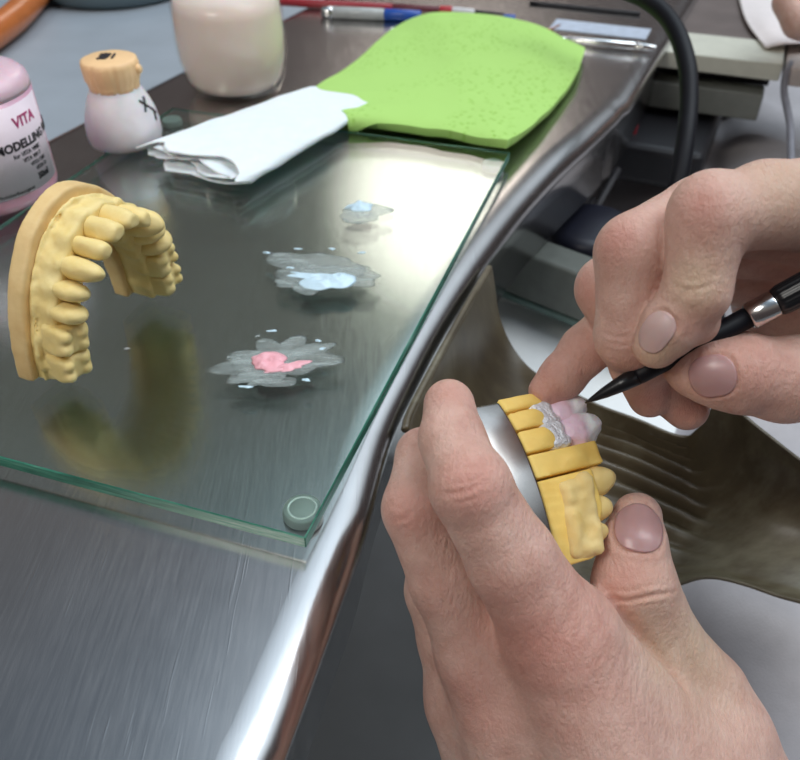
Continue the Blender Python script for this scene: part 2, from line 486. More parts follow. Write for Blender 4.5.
# drop points that crowd together, then offset inwards along the local normal
ol = [outline[0]]
for p in outline[1:]:
    if np.linalg.norm(p-ol[-1]) > .25: ol.append(p)
ol = np.array(ol); n_ = len(ol)
nxt = np.roll(ol, -1, 0); prv = np.roll(ol, 1, 0)
tg = (nxt-ol)/np.linalg.norm(nxt-ol, axis=1)[:, None] + (ol-prv)/np.linalg.norm(ol-prv, axis=1)[:, None]; tg /= np.linalg.norm(tg, axis=1)[:, None]
inn = np.stack([-tg[:, 1], tg[:, 0], 0*tg[:, 0]], 1)
prof = [(1.15, 0), (.80, -.015), (.55, -.07), (.33, -.18), (.15, -.35), (.04, -.56), (0, -.8), (.05, -1.02), (.2, -1.2), (.42, -1.28), (.46, -1.6), (.46, -4.6), (1.2, -4.6)]
V = []; F = []
for ins, z in prof:
    V += [tuple(ol[i]+inn[i]*ins+np.array([0, 0, z])) for i in range(n_)]
for j in range(len(prof)-1):
    for i in range(n_):
        k = (i+1) % n_; F.append((j*n_+i, (j+1)*n_+i, (j+1)*n_+k, j*n_+k))
F.append(tuple(range(n_))); F.append(tuple(reversed([(len(prof)-1)*n_+i for i in range(n_)])))
bench = recalc(mesh('steel_bench', V, F, M_steel))
for p in bench.data.polygons:
    if len(p.vertices) > 4: p.use_smooth = False
tag(bench, 'brushed stainless steel bench top with a curved rolled front edge, under the glass plate', 'workbench')

# ------------------------------------------------------------------ glass slab on its four clear feet
FR = G(305, 538, .7); BR = G(510, 152, .7); 
ly = (BR-FR); Ls = np.linalg.norm(ly); ly /= Ls; lx = np.array([ly[1], -ly[0], 0])
wd = 17.6
gb = empty('glass_plate', ((FR+BR)/2 - lx*wd/2)*np.array([1, 1, 0]) + np.array([0, 0, 0]))
gc = (FR+BR)/2 - lx*wd/2
pl = box('plate', gc, lx, ly, wd/2, Ls/2, .3, .7, M_slab, gb)
pl.data.materials.append(M_edge)
for p in pl.data.polygons: p.material_index = 0 if abs(p.normal.z) > .5 else 1
bevel(pl, .03, 1)
for sx in (-1, 1):
    for sy in (-1, 1):
        c = gc + lx*sx*(wd/2-.55) + ly*sy*(Ls/2-1.05); c[2] = 0.003
        ft = lathe('foot', c, (0, 0, 1), [(.50, 0), (.52, .05), (.5, .24), (.46, .29), (.0001, .29)], mat('clear_rubber', (.55, .62, .56), .3, var=.04, Transmission_Weight=.4) if sx == -1 and sy == -1 else bpy.data.materials['clear_rubber'], gb, 32)
        lathe('foot_rim', c+np.array([0, 0, .292]), (0, 0, 1), [(.40, -.03), (.40, .004), (.33, .004), (.33, -.03)], mat('pale_rubber', (.72, .76, .70), .4) if 'pale_rubber' not in bpy.data.materials else bpy.data.materials['pale_rubber'], ft, 32)
tag(gb, 'rectangular clear glass plate with green edges on round feet lying on the steel bench', 'glass plate')
GZ = .7

# ------------------------------------------------------------------ surfaces around
a_l = np.array([-d_l[1], d_l[0], 0])
c0 = lf + a_l*20.6 + d_l*14
sb = box('side_counter', c0, a_l, d_l, 20, 62, -5, -1.2, M_grey, None, .3)
tag(sb, 'smooth blue-grey counter behind the small bottles left of the steel bench', 'counter')
p1 = G(60, -25, -1.2)
def super_box(name, c, ax, ay, hx, hy, z0, z1, mat_, parent=None):
    return box(name, c, ax, ay, hx, hy, z0, z1, mat_, parent, .8)
mb = lathe('mixing_basin', G(118, -8, -1.2), (0, 0, 1), [(5.2, 0), (5.7, .2), (6.0, .8), (6.1, 2.0), (5.8, 2.2), (5.5, 1.9), (5.3, .9), (.001, .8)], M_teal, None, 72)
tag(mb, 'teal-grey round basin on the grey counter at the top edge', 'basin')
orange_pts = [G(-80, 48, 1.0), G(-40, 32, 1.0), G(-8, 14, 1.0), G(20, -8, 1.0), G(42, -36, 1.0), G(55, -75, 1.0)]
oh = tube('rubber_hose', [p-np.array([0, 0, 1.0+.05]) for p in orange_pts], .95, M_orange)
tag(oh, 'thick glossy orange rubber hose curving over the grey counter', 'hose')

# ------------------------------------------------------------------ neighbouring bench
nb0 = G(783, 66, -1.0); nbd = np.array([-.93, .37, 0]); nbd /= np.linalg.norm(nbd); nbn = np.array([nbd[1], -nbd[0], 0]); 
if nbn[1] < 0: nbn = -nbn
nbe = empty('neighbouring_bench', nb0 + nbd*12 + nbn*15 - np.array([0, 0, 8]))
cc = nb0 + nbd*14 + nbn*20
box('bench_top', cc+nbn*1.3, nbd, nbn, 14, 18.7, -2.0, -.95, M_brown, nbe)
box('edge_strip', nb0+nbd*14+nbn*2.4, nbd, nbn, 14, 2.4, -2.0, -.9, M_cream, nbe, .1)
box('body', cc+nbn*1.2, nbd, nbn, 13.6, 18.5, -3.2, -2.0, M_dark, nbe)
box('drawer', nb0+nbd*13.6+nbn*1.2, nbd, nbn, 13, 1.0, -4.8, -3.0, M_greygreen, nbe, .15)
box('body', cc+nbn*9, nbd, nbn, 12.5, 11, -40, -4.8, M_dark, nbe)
box('side_edge', nb0-nbd*3.3+nbn*8, nbd, nbn, 3.1, 8, -2.2, -1.1, mat('beige_laminate', (.50, .44, .40), .5), nbe, .1)
tag(nbe, 'neighbouring workbench with a cream edge strip and grey drawer, beyond the steel bench', 'workbench')
pp = [[G(736, -10, -.85), G(770, -12, -.85), G(830, -14, -.85)], [G(745, 22, -.8), G(775, 20, -.3), G(830, 20, -.6)], [G(765, 50, -.85), G(790, 46, -.5), G(840, 46, -.8)]]
A = grid_surface(pp, 24, 18); A[..., 2] += .12
o = solid(grid_mesh('paper_towel', A, M_paper), .06); tag(o, 'pinkish white paper towel lying on the neighbouring workbench', 'paper towel')
wire = tube('white_wire', [G(797, 62, -2.4), P(789, 66, 51.5), P(784, 90, 51), P(790, 125, 50), P(792, 170, 48), P(800, 215, 46)], .22, mat('grey_cable', (.22, .22, .25), .5))
tag(wire, 'thin grey wire hanging down beside the grey drawer', 'wire')

# far hand of a colleague reaching on the paper
def colleague():
    def f(p):
        d = cone(p, P(786, 2, 49), P(800, 22, 48.6), .85, .95)
        d = smin(d, cone(p, P(800, 22, 48.6), P(850, 30, 48), .95, 1.5), .4)
        return smin(d, cone(p, P(800, -8, 50.5), P(850, 20, 48.6), .85, 1.4), .1)
    c_ = P(815, 12, 49)
    V, F_ = surface(f, c_-7, c_+7, .2); V = relax(V, F_, 2)
    o = mesh('hand', V, F_, M_skin)
    tag(o, 'blurred fingers of another hand on the paper towel at the top right corner', 'hand')
colleague()

# ------------------------------------------------------------------ what hangs and stands below the bench
lap = [[G(505, 60, -14), G(600, 60, -13), G(700, 60, -12), G(820, 60, -12), G(960, 60, -13)],
       [G(520, 158, -13.5), G(610, 158, -10.5), G(700, 155, -8.6), G(820, 150, -9), G(960, 150, -12)],
       [G(480, 260, -13.5), G(560, 260, -12), G(700, 260, -11), G(820, 260, -11), G(980, 260, -13)],
       [G(490, 400, -14), G(600, 400, -12.5), G(700, 400, -12), G(820, 400, -12), G(1000, 400, -14)],
       [G(500, 560, -13.5), G(600, 560, -12), G(700, 560, -11.5), G(850, 560, -12), G(1050, 560, -14)],
       [G(540, 760, -13), G(640, 760, -12), G(760, 760, -11.5), G(900, 760, -12), G(1150, 760, -14)],
       [G(580, 980, -13), G(700, 980, -12), G(860, 980, -11.5), G(1000, 980, -12), G(1300, 980, -14)]]
A = grid_surface(lap, 90, 120)
w_ = np.stack([A[..., 0]*.12+3, A[..., 1]*.06+5, A[..., 0]*0], -1)
A[..., 2] += 1.6*vnoise(w_) + .5*vnoise(np.stack([A[..., 0]*.35+A[..., 1]*.15, A[..., 1]*.12, A[..., 0]*0+4], -1)) - 1.2*np.exp(-((A[..., 0]-A[..., 1]*.35-4)/1.4)**2)
o = solid(grid_mesh('lab_coat', A, M_white), .15); tag(o, 'white cotton lab coat spread over the lap below the hands', 'lab coat')

# drawer front below the bench
q0 = P(500, 235, 41); q1 = P(640, 275, 37)
dv = (q1-q0); dv[2] = 0; L_ = np.linalg.norm(dv); dv /= L_; dn = np.array([-dv[1], dv[0], 0])
de = empty('drawer_unit', (q0+q1)/2*np.array([1, 1, 0])+np.array([0, 0, -9.5]))
box('drawer_front', (q0+q1)/2+dn*1, dv, dn, L_/2+1, 1.0, -7.6, -4.9, M_greybar, de, .25)
box('drawer_rim', (q0+q1)/2+dn*1.4-dn*.1, dv, dn, L_/2+1, 1.3, -8.0, -7.6, mat('green_grey_trim', (.10, .16, .14), .4), de, .1)
tag(de, 'olive-grey drawer front below the bench edge, between steel bench and drawing hand', 'drawer')

tr0, tr1 = G(470, 300, -9.2), G(640, 345, -9.2); tc_ = (tr0+tr1)/2; td = (tr1-tr0)/np.linalg.norm(tr1-tr0); tn = np.array([td[1], -td[0], 0])
if tn[1] > 0: tn = -tn
te = empty('catch_tray', tc_+np.array([0, 0, -.5])); tlen = np.linalg.norm(tr1-tr0)/2+3
box('tray_floor', tc_+tn*6, td, tn, tlen, 7.0, -9.7, -9.2, M_traywhite, te, .1)
box('tray_wall', tc_-tn*.9, td, tn, tlen, .25, -9.7, -8.2, M_traywhite, te, .1)
tag(te, 'white catch tray below the drawer front, seen between apron and drawing hand', 'tray')
# dark stool and its struts in the shadow behind
ste = empty('tool_rack', P(600, 190, 52)*np.array([1, 1, 0])+np.array([0, 0, -15]))
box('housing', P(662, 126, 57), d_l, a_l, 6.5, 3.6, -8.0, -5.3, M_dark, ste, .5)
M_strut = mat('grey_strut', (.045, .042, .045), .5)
for (u0, v0, u1, v1, t0, t1, r) in ((618, 170, 566, 262, 52, 45, .22), (604, 172, 556, 240, 52, 46, .25), (594, 200, 560, 240, 51, 46, .2)):
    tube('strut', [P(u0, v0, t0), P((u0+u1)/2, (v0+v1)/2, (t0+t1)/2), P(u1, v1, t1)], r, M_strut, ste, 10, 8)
lathe('red_clip', P(633, 130, 53.5), (.1, .2, 1), [(.2, -.8), (.28, -.6), (.28, .6), (.2, .8)], M_red, ste, 16)
lathe('red_clip', P(666, 91, 59), (1, .2, .1), [(.2, -.8), (.28, -.6), (.28, .6), (.2, .8)], M_red, ste, 16)
tag(ste, 'dark metal rack with slanted struts and red clips in the shadow beside the bench end', 'rack')
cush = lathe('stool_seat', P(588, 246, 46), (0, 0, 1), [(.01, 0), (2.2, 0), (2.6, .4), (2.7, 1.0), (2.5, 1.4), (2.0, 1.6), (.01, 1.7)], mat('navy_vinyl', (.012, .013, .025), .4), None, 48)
tag(cush, 'round dark navy stool seat behind the drawing hand', 'stool')

cab = tube('power_cable', [P(560, -60, 44), P(610, -18, 43), P(648, 1, 42), P(672, 24, 41), P(686, 60, 40), P(689, 100, 39.5), P(684, 150, 39), P(673, 205, 39), P(655, 265, 40), P(645, 300, 43), P(662, 325, 45.5), P(720, 318, 47)], lambda s: .46, M_rubber, None, 16, 60)
tag(cab, 'thick black cable arching over the bench end and down behind the drawing hand', 'cable')

# ------------------------------------------------------------------ vinyl catch apron
ap = [[P(489, 268, 31.3), P(500, 325, 32), P(528, 366, 32), P(575, 392, 31.6), P(640, 420, 31.2), P(683, 436, 31), P(700, 425, 30.2), P(722, 400, 29), P(762, 428, 28.2), P(830, 478, 27.4)],
      [P(470, 300, 29.3), P(487, 350, 31), P(522, 395, 31.8), P(575, 425, 32), P(635, 450, 32), P(678, 470, 31.8), P(700, 470, 31.2), P(735, 450, 29.8), P(775, 465, 28.7), P(840, 500, 27.7)],
      [P(445, 345, 27.2), P(464, 400, 29.6), P(515, 450, 31), P(570, 470, 31.8), P(630, 495, 32), P(675, 515, 31.8), P(705, 520, 31.2), P(745, 515, 30), P(785, 525, 29), P(850, 545, 28)],
      [P(412, 408, 24.9), P(450, 470, 27.8), P(515, 520, 29.8), P(570, 545, 30.5), P(625, 560, 30.8), P(670, 570, 30.5), P(705, 570, 29.8), P(745, 575, 28.9), P(790, 585, 28), P(860, 600, 27.3)],
      [P(405, 430, 24.2), P(445, 500, 26.8), P(515, 560, 28.6), P(565, 585, 29), P(620, 592, 29.2), P(668, 588, 29), P(705, 579, 28.5), P(745, 587, 27.8), P(790, 602, 27.1), P(870, 622, 26.6)]]
A = grid_surface(ap, 220, 120)
uu = np.linspace(0, 1, 220)[None, :]; vv = np.linspace(0, 1, 120)[:, None]
env = np.exp(-((uu-.55)/.13)**2)*np.exp(-((vv-.35)/.30)**2)
A[..., 2] += env*.30*np.sin(vv*76 + 5*np.sin(uu*5) - (uu-.62)**2*60)
A[..., 2] += .12*vnoise(np.stack([A[..., 0]*.5, A[..., 1]*.5, A[..., 2]*.2], -1))
o = solid(grid_mesh('catch_apron', A, M_apron), .12); tag(o, 'olive-brown vinyl catch apron hung from the bench edge, wrinkled below the hands', 'apron')
# row of clips where the apron is held to the rim: a thin rolled hem
hem = tube('hem', [ap[0][0], ap[1][0], ap[2][0], ap[3][0], ap[4][0]], .13, M_apron, o, 10, 30)

# ================================================================== things on the glass and the steel
# ------------------------------------------------------------------ text helper
def letters(name, s, size, mat_, parent, place, bold=0.0, thick=.012):
    """flat lettering bent onto a surface by place(x, y, z) (cm)"""
    cu = bpy.data.curves.new(name, 'FONT'); cu.body = s; cu.size = size; cu.offset = bold; cu.extrude = thick; cu.resolution_u = 3
    t = bpy.data.objects.new(name, cu); C.objects.link(t)
    me = bpy.data.meshes.new_from_object(t.evaluated_get(bpy.context.evaluated_depsgraph_get()))
    V = np.array([place(v.co.x, v.co.y, v.co.z) for v in me.vertices]); F = [tuple(p.vertices) for p in me.polygons]
    bpy.data.objects.remove(t); bpy.data.curves.remove(cu)
    return mesh(name, V, F, mat_, parent, smooth=False)

# ------------------------------------------------------------------ pink fluid bottle
BR_ = 2.75
bb = G(57, 190, GZ) + np.array([-BR_*.985, -.2, 0])
be = empty('fluid_bottle', bb)
lathe('body', bb+[0, 0, .01], (0, 0, 1), [(2.45, 0), (2.68, .12), (BR_, .4), (BR_, 4.25)], M_pink, be, 64)
lathe('shoulder', bb, (0, 0, 1), [(BR_, 4.25), (BR_, 4.45), (2.70, 4.66), (2.5, 4.86), (2.1, 4.95), (.01, 4.98)], M_pinkcap, be, 64)
# label wrapped round the side that faces the camera
def cyl(x, z, r):   # x along the circumference from the label's centre
    a = LA + x/BR_
    return bb + np.array([math.cos(a)*r, math.sin(a)*r, z])
LA = math.radians(-62)
V = []; F = []; nl = 40
for i in range(nl+1):
    x = -3.6 + 7.2*i/nl
    for z, r in ((.7, BR_+.005), (.7, BR_+.03), (4.1, BR_+.03), (4.1, BR_+.005)): V.append(cyl(x, z, r))
for i in range(nl):
    for k in range(4):
        q = (k+1) % 4; F.append((i*4+k, i*4+q, i*4+4+q, i*4+4+k))
F += [(0, 1, 2, 3), tuple(nl*4+k for k in (3, 2, 1, 0))]
lab = recalc(mesh('label', V, F, M_label, be))
def on_label(x0, z0): return lambda x, y, z: cyl(x+x0, y+z0, BR_+.035+z)
for s, x0, z0, size, m_, b_ in (('VITA', 1.65, 3.25, .58, M_inkm, .012), ('MODELLING FLUID', .62, 2.46, .46, M_ink, .016), ('for VITA VMK', 1.25, 2.16, .24, M_ink, .003),
                              ('VITA VM 7', 1.6, 1.90, .22, M_ink, .003), ('VITA OM', 1.9, 1.64, .22, M_ink, .003), ('VITA D', 2.1, 1.40, .22, M_ink, .003), ('50ml', 2.1, 1.02, .34, M_ink, .016), ('Modellierfluessigkeit', .2, .78, .19, M_ink, .0)):
    letters('lettering', s, size, m_, lab, on_label(x0, z0), b_)
tag(be, 'pink fluid bottle with a white printed label on the glass plate at the left edge', 'bottle')

# ------------------------------------------------------------------ small bottle with orange cap
b2 = G(127, 141, GZ)
be2 = empty('powder_bottle', b2)
lathe('body', b2+[0, 0, .01], (0, 0, 1), [(1.45, 0), (1.62, .1), (1.70, .4), (1.68, .95), (1.58, 1.45), (1.40, 1.95), (1.20, 2.35), (1.02, 2.65), (1.0, 3.1), (.01, 3.1)], M_milky, be2, 56)
def hexy(a, h): return 1 - .035*(1-abs(math.cos(a*4)))**2 + .012*math.cos(a*24)*(1 if h < 3.7 else 0)
capo = lathe('cap', b2, (0, 0, 1), [(1.0, 2.5), (1.10, 2.54), (1.12, 2.75), (1.14, 2.85), (1.22, 3.0), (1.26, 3.55), (1.23, 3.76), (1.12, 3.82), (.01, 3.82)], M_cap, be2, 96, wob=hexy)
lathe('spout', b2+np.array([1.14, -.1, 3.35]), (1, 0, .25), [(.2, 0), (.2, .18), (.14, .26), (.01, .27)], M_cap, capo, 16)
# black pen marks on the cap and on the body
def mark(parent, pts, r=.055): return tube('pen_mark', pts, r, M_ink, parent, 6, 10)
cz = b2 + np.array([-.05, .1, 3.84])
for (x0, y0, x1, y1) in ((-.5, .35, .05, .42), (-.48, .05, .02, .12), (-.42, -.25, .0, -.18), (-.25, .5, -.3, -.35), (.02, .45, -.02, -.25), (.28, .42, .30, -.30), (-.5, -.4, .0, -.35)):
    x0, y0, x1, y1 = x0*.8, y0*.8, x1*.8, y1*.8
    mark(capo, [cz+[x0, y0, 0], cz+[(x0+x1)/2, (y0+y1)/2, 0], cz+[x1, y1, 0]])
for (a0, z0, a1, z1) in ((-28, 2.15, -12, 1.75), (-12, 2.2, -26, 1.65), (-10, 1.7, 2, 1.35), (-3, 1.6, -8, 1.1)):
    def sp_(a, z): rr = np.interp(z, [.95, 1.45, 1.95, 2.4], [1.69, 1.59, 1.42, 1.24]); return b2+np.array([math.cos(math.radians(a))*rr, math.sin(math.radians(a))*rr, z])
    mark(be2, [sp_(a0, z0), sp_((a0+a1)/2, (z0+z1)/2), sp_(a1, z1)])
tag(be2, 'small milky plastic bottle with an orange screw cap standing on the glass plate', 'bottle')

# ------------------------------------------------------------------ water jar
jb = G(237, 89, 0); je = empty('glass_jar', jb)
m_, nt_, b_ = nodes('jar_glass'); fr_ = N(nt_, 'Fresnel'); fr_.inputs[0].default_value = 1.45; tr_ = N(nt_, 'BsdfTransparent'); tr_.inputs[0].default_value = (.975, .97, .96, 1)
b_.inputs['Base Color'].default_value = (.8, .85, .8, 1); b_.inputs['Metallic'].default_value = 1; b_.inputs['Roughness'].default_value = .03; mx_ = N(nt_, 'MixShader')
ge_ = N(nt_, 'NewGeometry'); iv_ = N(nt_, 'Math', operation='SUBTRACT'); iv_.inputs[0].default_value = 1; nt_.links.new(ge_.outputs['Backfacing'], iv_.inputs[1])
mu_ = N(nt_, 'Math', operation='MULTIPLY'); nt_.links.new(fr_.outputs[0], mu_.inputs[0]); nt_.links.new(iv_.outputs[0], mu_.inputs[1]); m7_ = N(nt_, 'Math', operation='MULTIPLY'); m7_.inputs[1].default_value = .6; nt_.links.new(mu_.outputs[0], m7_.inputs[0]); nt_.links.new(m7_.outputs[0], mx_.inputs[0]); nt_.links.new(tr_.outputs[0], mx_.inputs[1]); nt_.links.new(b_.outputs[0], mx_.inputs[2]); nt_.links.new(mx_.outputs[0], nt_.nodes['Material Output'].inputs[0])
M_jar = m_
outer = [(r_*.91, h_) for r_, h_ in [(2.45, .0), (2.75, .12), (3.0, .7), (3.25, 1.8), (3.32, 3.0), (3.25, 4.2), (3.12, 5.2), (3.02, 6.0), (3.05, 7.5), (3.05, 8.4)]]
inner = [(r_*.91, h_) for r_, h_ in [(2.92, 8.4), (2.92, 7.5), (2.89, 6.0), (3.0, 5.2), (3.12, 4.2), (3.19, 3.0), (3.12, 1.8), (2.85, .8), (2.5, .35), (.001, .3)]]
lathe('jar_wall', jb+[0, 0, .01], (0, 0, 1), outer+inner, M_jar, je, 64)
m_l, nt_l, b_l = nodes('cloudy_pink_water'); b_l.inputs['Base Color'].default_value = (.92, .79, .72, 1); b_l.inputs['Roughness'].default_value = .15
b_l.inputs['Transmission Weight'].default_value = .0; b_l.inputs['IOR'].default_value = 1.33; b_l.inputs['Subsurface Weight'].default_value = .3; b_l.inputs['Subsurface Scale'].default_value = .01
lathe('cloudy_water', jb+[0, 0, .01], (0, 0, 1), [(r_*.91, h_) for r_, h_ in [(.01, .32), (2.48, .37), (2.83, .82), (3.10, 1.8), (3.17, 3.0), (3.10, 4.2), (2.98, 5.0), (.01, 5.0)]], m_l, je, 64)
tag(je, 'round glass jar of cloudy pinkish water behind the glass plate', 'jar')

# ------------------------------------------------------------------ green sponge cloth
gp = [[(312, 97, .35), (352, 72, .3), (395, 34, .3), (440, 19, .9), (520, 27, 1.0), (583, 54, .3)],
      [(322, 104, .75), (370, 85, .7), (415, 60, .5), (460, 52, .9), (525, 62, .8), (575, 80, .25)],
      [(338, 116, 1.0), (385, 106, .95), (430, 95, .9), (470, 92, .9), (520, 96, .7), (551, 112, .3)],
      [(347, 122, 1.0), (395, 122, .95), (430, 124, .9), (465, 129, .9), (500, 135, .9), (524, 136, .55)],
      [(352, 126, .78), (395, 131, .78), (430, 136, .78), (465, 142, .78), (490, 147, .8), (506, 149, .80)]]
A = grid_surface([[G(u, v, z) for u, v, z in r] for r in gp], 70, 60)
A[..., 2] = np.maximum(A[..., 2] + .06*vnoise(A*.9), .06)
# keep it on top of the glass where the two overlap
rel = A - gc; inside = (np.abs(rel @ lx) < wd/2+.2) & (np.abs(rel @ ly) < Ls/2+.2)
A[..., 2] = np.where(inside, np.maximum(A[..., 2], GZ+.02), A[..., 2])
o = grid_mesh('sponge_cloth', A[::-1], M_sponge); solid(o, .42, 1); bevel(o, .08, 2)
tag(o, 'bright green cellulose sponge cloth lying over the back edge of the glass plate', 'sponge cloth')

# ------------------------------------------------------------------ folded tissue
ta = [(175, 157), (205, 150), (240, 138), (280, 123), (318, 111), (345, 103)]
V = []; F = []; ns, nr = 60, 40
A0, A1 = G(200, 171, GZ), G(338, 108, GZ); dA = A1-A0; LA_ = np.linalg.norm(dA); dA /= LA_; dB = np.array([-dA[1], dA[0], 0])
for i in range(ns+1):
    s = i/ns
    hw = 3.15 - 1.0*s
    for k in range(nr):
        a = 2*math.pi*k/nr
        ca, sa = math.cos(a), math.sin(a)
        x = math.copysign(abs(ca)**.55, ca)*hw; z = math.copysign(abs(sa)**.75, sa)*(.42-.08*s) + .44
        endj = (1.0*vnoise(np.array([[k*.45, 3., 1.]]))[0]*.5 + .35*math.sin(a*3))*(1-s)**3 + .3*vnoise(np.array([[k*.35, 8., 2.]]))[0]*s**4
        y = s*LA_ - endj - .5*(ca > 0)*(1-s)**2
        wv = .07*vnoise(np.array([[s*9+ca, x*1.3, sa*1.5]]))[0] + .10*math.exp(-((x+.5+s)/.25)**2)*(sa > 0)*(1-s)
        V.append(A0+dA*y+dB*x+np.array([0, 0, max(z+wv, .02)]))
for i in range(ns):
    for k in range(nr):
        q = (k+1) % nr; F.append((i*nr+k, i*nr+q, (i+1)*nr+q, (i+1)*nr+k))
o = recalc(mesh('folded_tissue', V, F, M_tissue)); solid(o, .07)
# the inner layers that show at the open end
for lay, (hh, w2, dx) in enumerate(((.30, 2.7, .15), (.52, 2.5, -.1))):
    pts = []
    for j in range(12):
        row = []
        for i in range(24):
            x = -w2 + 2*w2*i/23; y = -.35 + 2.2*j/11 - .25*vnoise(np.array([[x*1.5, lay*5., 0.]]))[0]
            row.append(A0+dA*(y)+dB*(x+dx)+np.array([0, 0, hh+.09*math.sin(x*2.1+lay*2)]))
        pts.append(row)
    solid(grid_mesh('inner_layer', np.array(pts), M_tissue, o), .04)
tag(o, 'folded white tissue with ragged end lying on the glass plate', 'tissue')

# ------------------------------------------------------------------ porcelain pastes
def blob(name, u, v, rx, ry, hgt, mat_, parent, seed, rough=.25, ang=0, z0=GZ, petals=0):
    c = G(u, v, z0); V = [c+[0, 0, hgt]]; F = []; nr, na = 10, 90; rs = random.Random(seed); ph = [rs.random()*6.28 for _ in range(12)]
    ca, sa = math.cos(ang), math.sin(ang)
    for j in range(1, nr+1):
        q = j/nr
        for i in range(na):
            a = 2*math.pi*i/na
            k = 1 + rough*sum(math.sin(a*(m+2)+ph[m])/(m+1.3) for m in range(9)) + (petals*abs(math.sin(a*4.5+ph[10])) if petals else 0)
            x, y = rx*k*q*math.cos(a), ry*k*q*math.sin(a)
            z = hgt*(1-q**2.2)*(.75+.5*vnoise(np.array([[x*4+seed, y*4, 0.]]))[0]) + .006
            V.append(c+np.array([x*ca-y*sa, x*sa+y*ca, max(z, .004)]))
    for i in range(na): F.append((0, 1+i, 1+(i+1) % na))
    for j in range(nr-1):
        for i in range(na):
            k = (i+1) % na; F.append((1+j*na+i, 1+(j+1)*na+i, 1+(j+1)*na+k, 1+j*na+k))
    b0 = len(V); V.append(c+[0, 0, .001])
    for i in range(na): F.append((b0, 1+(nr-1)*na+(i+1) % na, 1+(nr-1)*na+i))
    return recalc(mesh(name, V, F, mat_, parent))
e1 = empty('pink_paste', G(272, 362, GZ))
blob('wet_film', 277, 360, 1.35, .95, .015, M_film, e1, 3, .20, .25, petals=.35)
blob('wet_film', 300, 352, .75, .35, .02, M_film, e1, 4, .4, .3)
blob('wet_film', 245, 360, .65, .22, .02, M_film, e1, 6, .4, .0)
blob('wet_film', 262, 380, .9, .35, .015, M_film, e1, 9, .35, .0)
blob('paste_mound', 270, 362, .62, .50, .22, M_paste_p, e1, 5, .16)
blob('paste_smear', 288, 367, .55, .25, .10, M_paste_p, e1, 8, .35, .3)
for k, (u, v) in enumerate(((258, 336), (272, 331), (308, 352), (322, 349), (238, 358), (246, 387), (229, 357), (306, 380), (263, 341), (318, 341))):
    blob('paste_fleck', u, v, .10+.05*(k % 3), .06, .05, M_paste_b if k % 2 else M_film, e1, 20+k, .3)
tag(e1, 'mound of pink porcelain paste in a smeared wet film on the glass plate', 'paste')
e2 = empty('white_paste', G(325, 280, GZ))
blob('wet_film', 316, 264, 1.9, .75, .02, M_film, e2, 12, .16, -.15)
blob('wet_film', 330, 275, 1.7, .8, .02, M_film, e2, 13, .2, -.05)
blob('wet_film', 300, 285, .9, .45, .02, M_film, e2, 17, .3, -.1)
blob('paste_mound', 329, 282, 1.0, .55, .20, M_paste_b, e2, 14, .14, .1)
blob('paste_smear', 312, 276, .9, .2, .08, M_paste_b, e2, 15, .4, -.2)
for k, (u, v) in enumerate(((267, 253), (298, 249), (332, 249), (362, 253), (290, 268))):
    blob('paste_fleck', u, v, .14, .06, .05, M_paste_b, e2, 40+k, .3)
tag(e2, 'pale blue-white porcelain paste in a wide fan-shaped film, middle of three heaps', 'paste')
e3 = empty('white_paste', G(362, 207, GZ))
blob('wet_film', 364, 213, 1.0, .8, .015, M_film, e3, 22, .2)
blob('paste_mound', 360, 207, .62, .36, .20, M_paste_b, e3, 24, .2, .2)
tag(e3, 'smallest pale blue-white porcelain paste heap, nearest the green sponge cloth', 'paste')
cr_ = blob('plaster_crumb', 127, 349, .10, .04, .05, M_whitep, None, 31, .2, .1); tag(cr_, 'tiny white plaster crumb lying on the glass plate beside the upright dental cast', 'crumb')

# ------------------------------------------------------------------ pens and the spatula at the far end
def pen(name, u0, v0, u1, v1, z, secs, label, cat='pen', rad=.36):
    a, b = G(u0, v0, z), G(u1, v1, z); L = np.linalg.norm(b-a); e = empty(name, (a+b)/2); ax = (b-a)/L
    for nm, s0, s1, r0, r1, m_ in secs:
        lathe(nm, a, ax, [(r0*rad*.9, s0*L), (r0*rad, s0*L+.05), (r1*rad, s1*L-.05), (r1*rad*.9, s1*L)], m_, e, 20)
    tag(e, label, cat)
pen('marker_pen', 322, 12, 515, 20, .37, [('cap', 0, .06, 1, 1.15, M_silver), ('barrel', .06, .33, 1.15, 1.1, mat('clear_grey_plastic', (.45, .47, .46), .2)), ('grip', .33, .52, 1.1, 1.0, M_blue), ('barrel', .52, .94, .8, .8, mat('brown_barrel', (.16, .10, .09), .3)), ('end_cap', .94, 1.0, .95, .95, M_blue)],
    'ballpoint pen with clear barrel and blue grip lying behind the green sponge cloth')
pen('brush_handle', 262, 1, 505, 14, .32, [('handle', 0, .55, .7, .85, M_red), ('handle', .55, .74, .85, .8, mat('maroon', (.13, .02, .03), .4)), ('red_ring', .74, .79, .9, .9, mat('bright_red', (.5, .03, .04), .4)), ('ferrule', .79, .88, .8, .6, M_whitep), ('tip', .88, 1.0, .5, .15, M_black)],
    'dark red handled brush lying beyond the clear and blue pen', 'brush', .36)
pen('metal_spatula', 520, 35, 656, 48, .30, [('blade', 0, .35, .5, .6, M_silver), ('handle', .35, .85, .8, 1.0, M_silver), ('end', .85, 1, 1, .6, M_silver)],
    'thin shiny metal spatula lying at the far end of the steel bench', 'spatula', .26)
wr = tube('copper_wire', [G(478, 26, .08), G(510, 30, .08), G(545, 30, .08), G(560, 25, .08)], .06, mat('copper', (.5, .2, .1), .3, 1), None, 8, 20)
tag(wr, 'short copper coloured wire lying between pen end and metal spatula', 'wire')
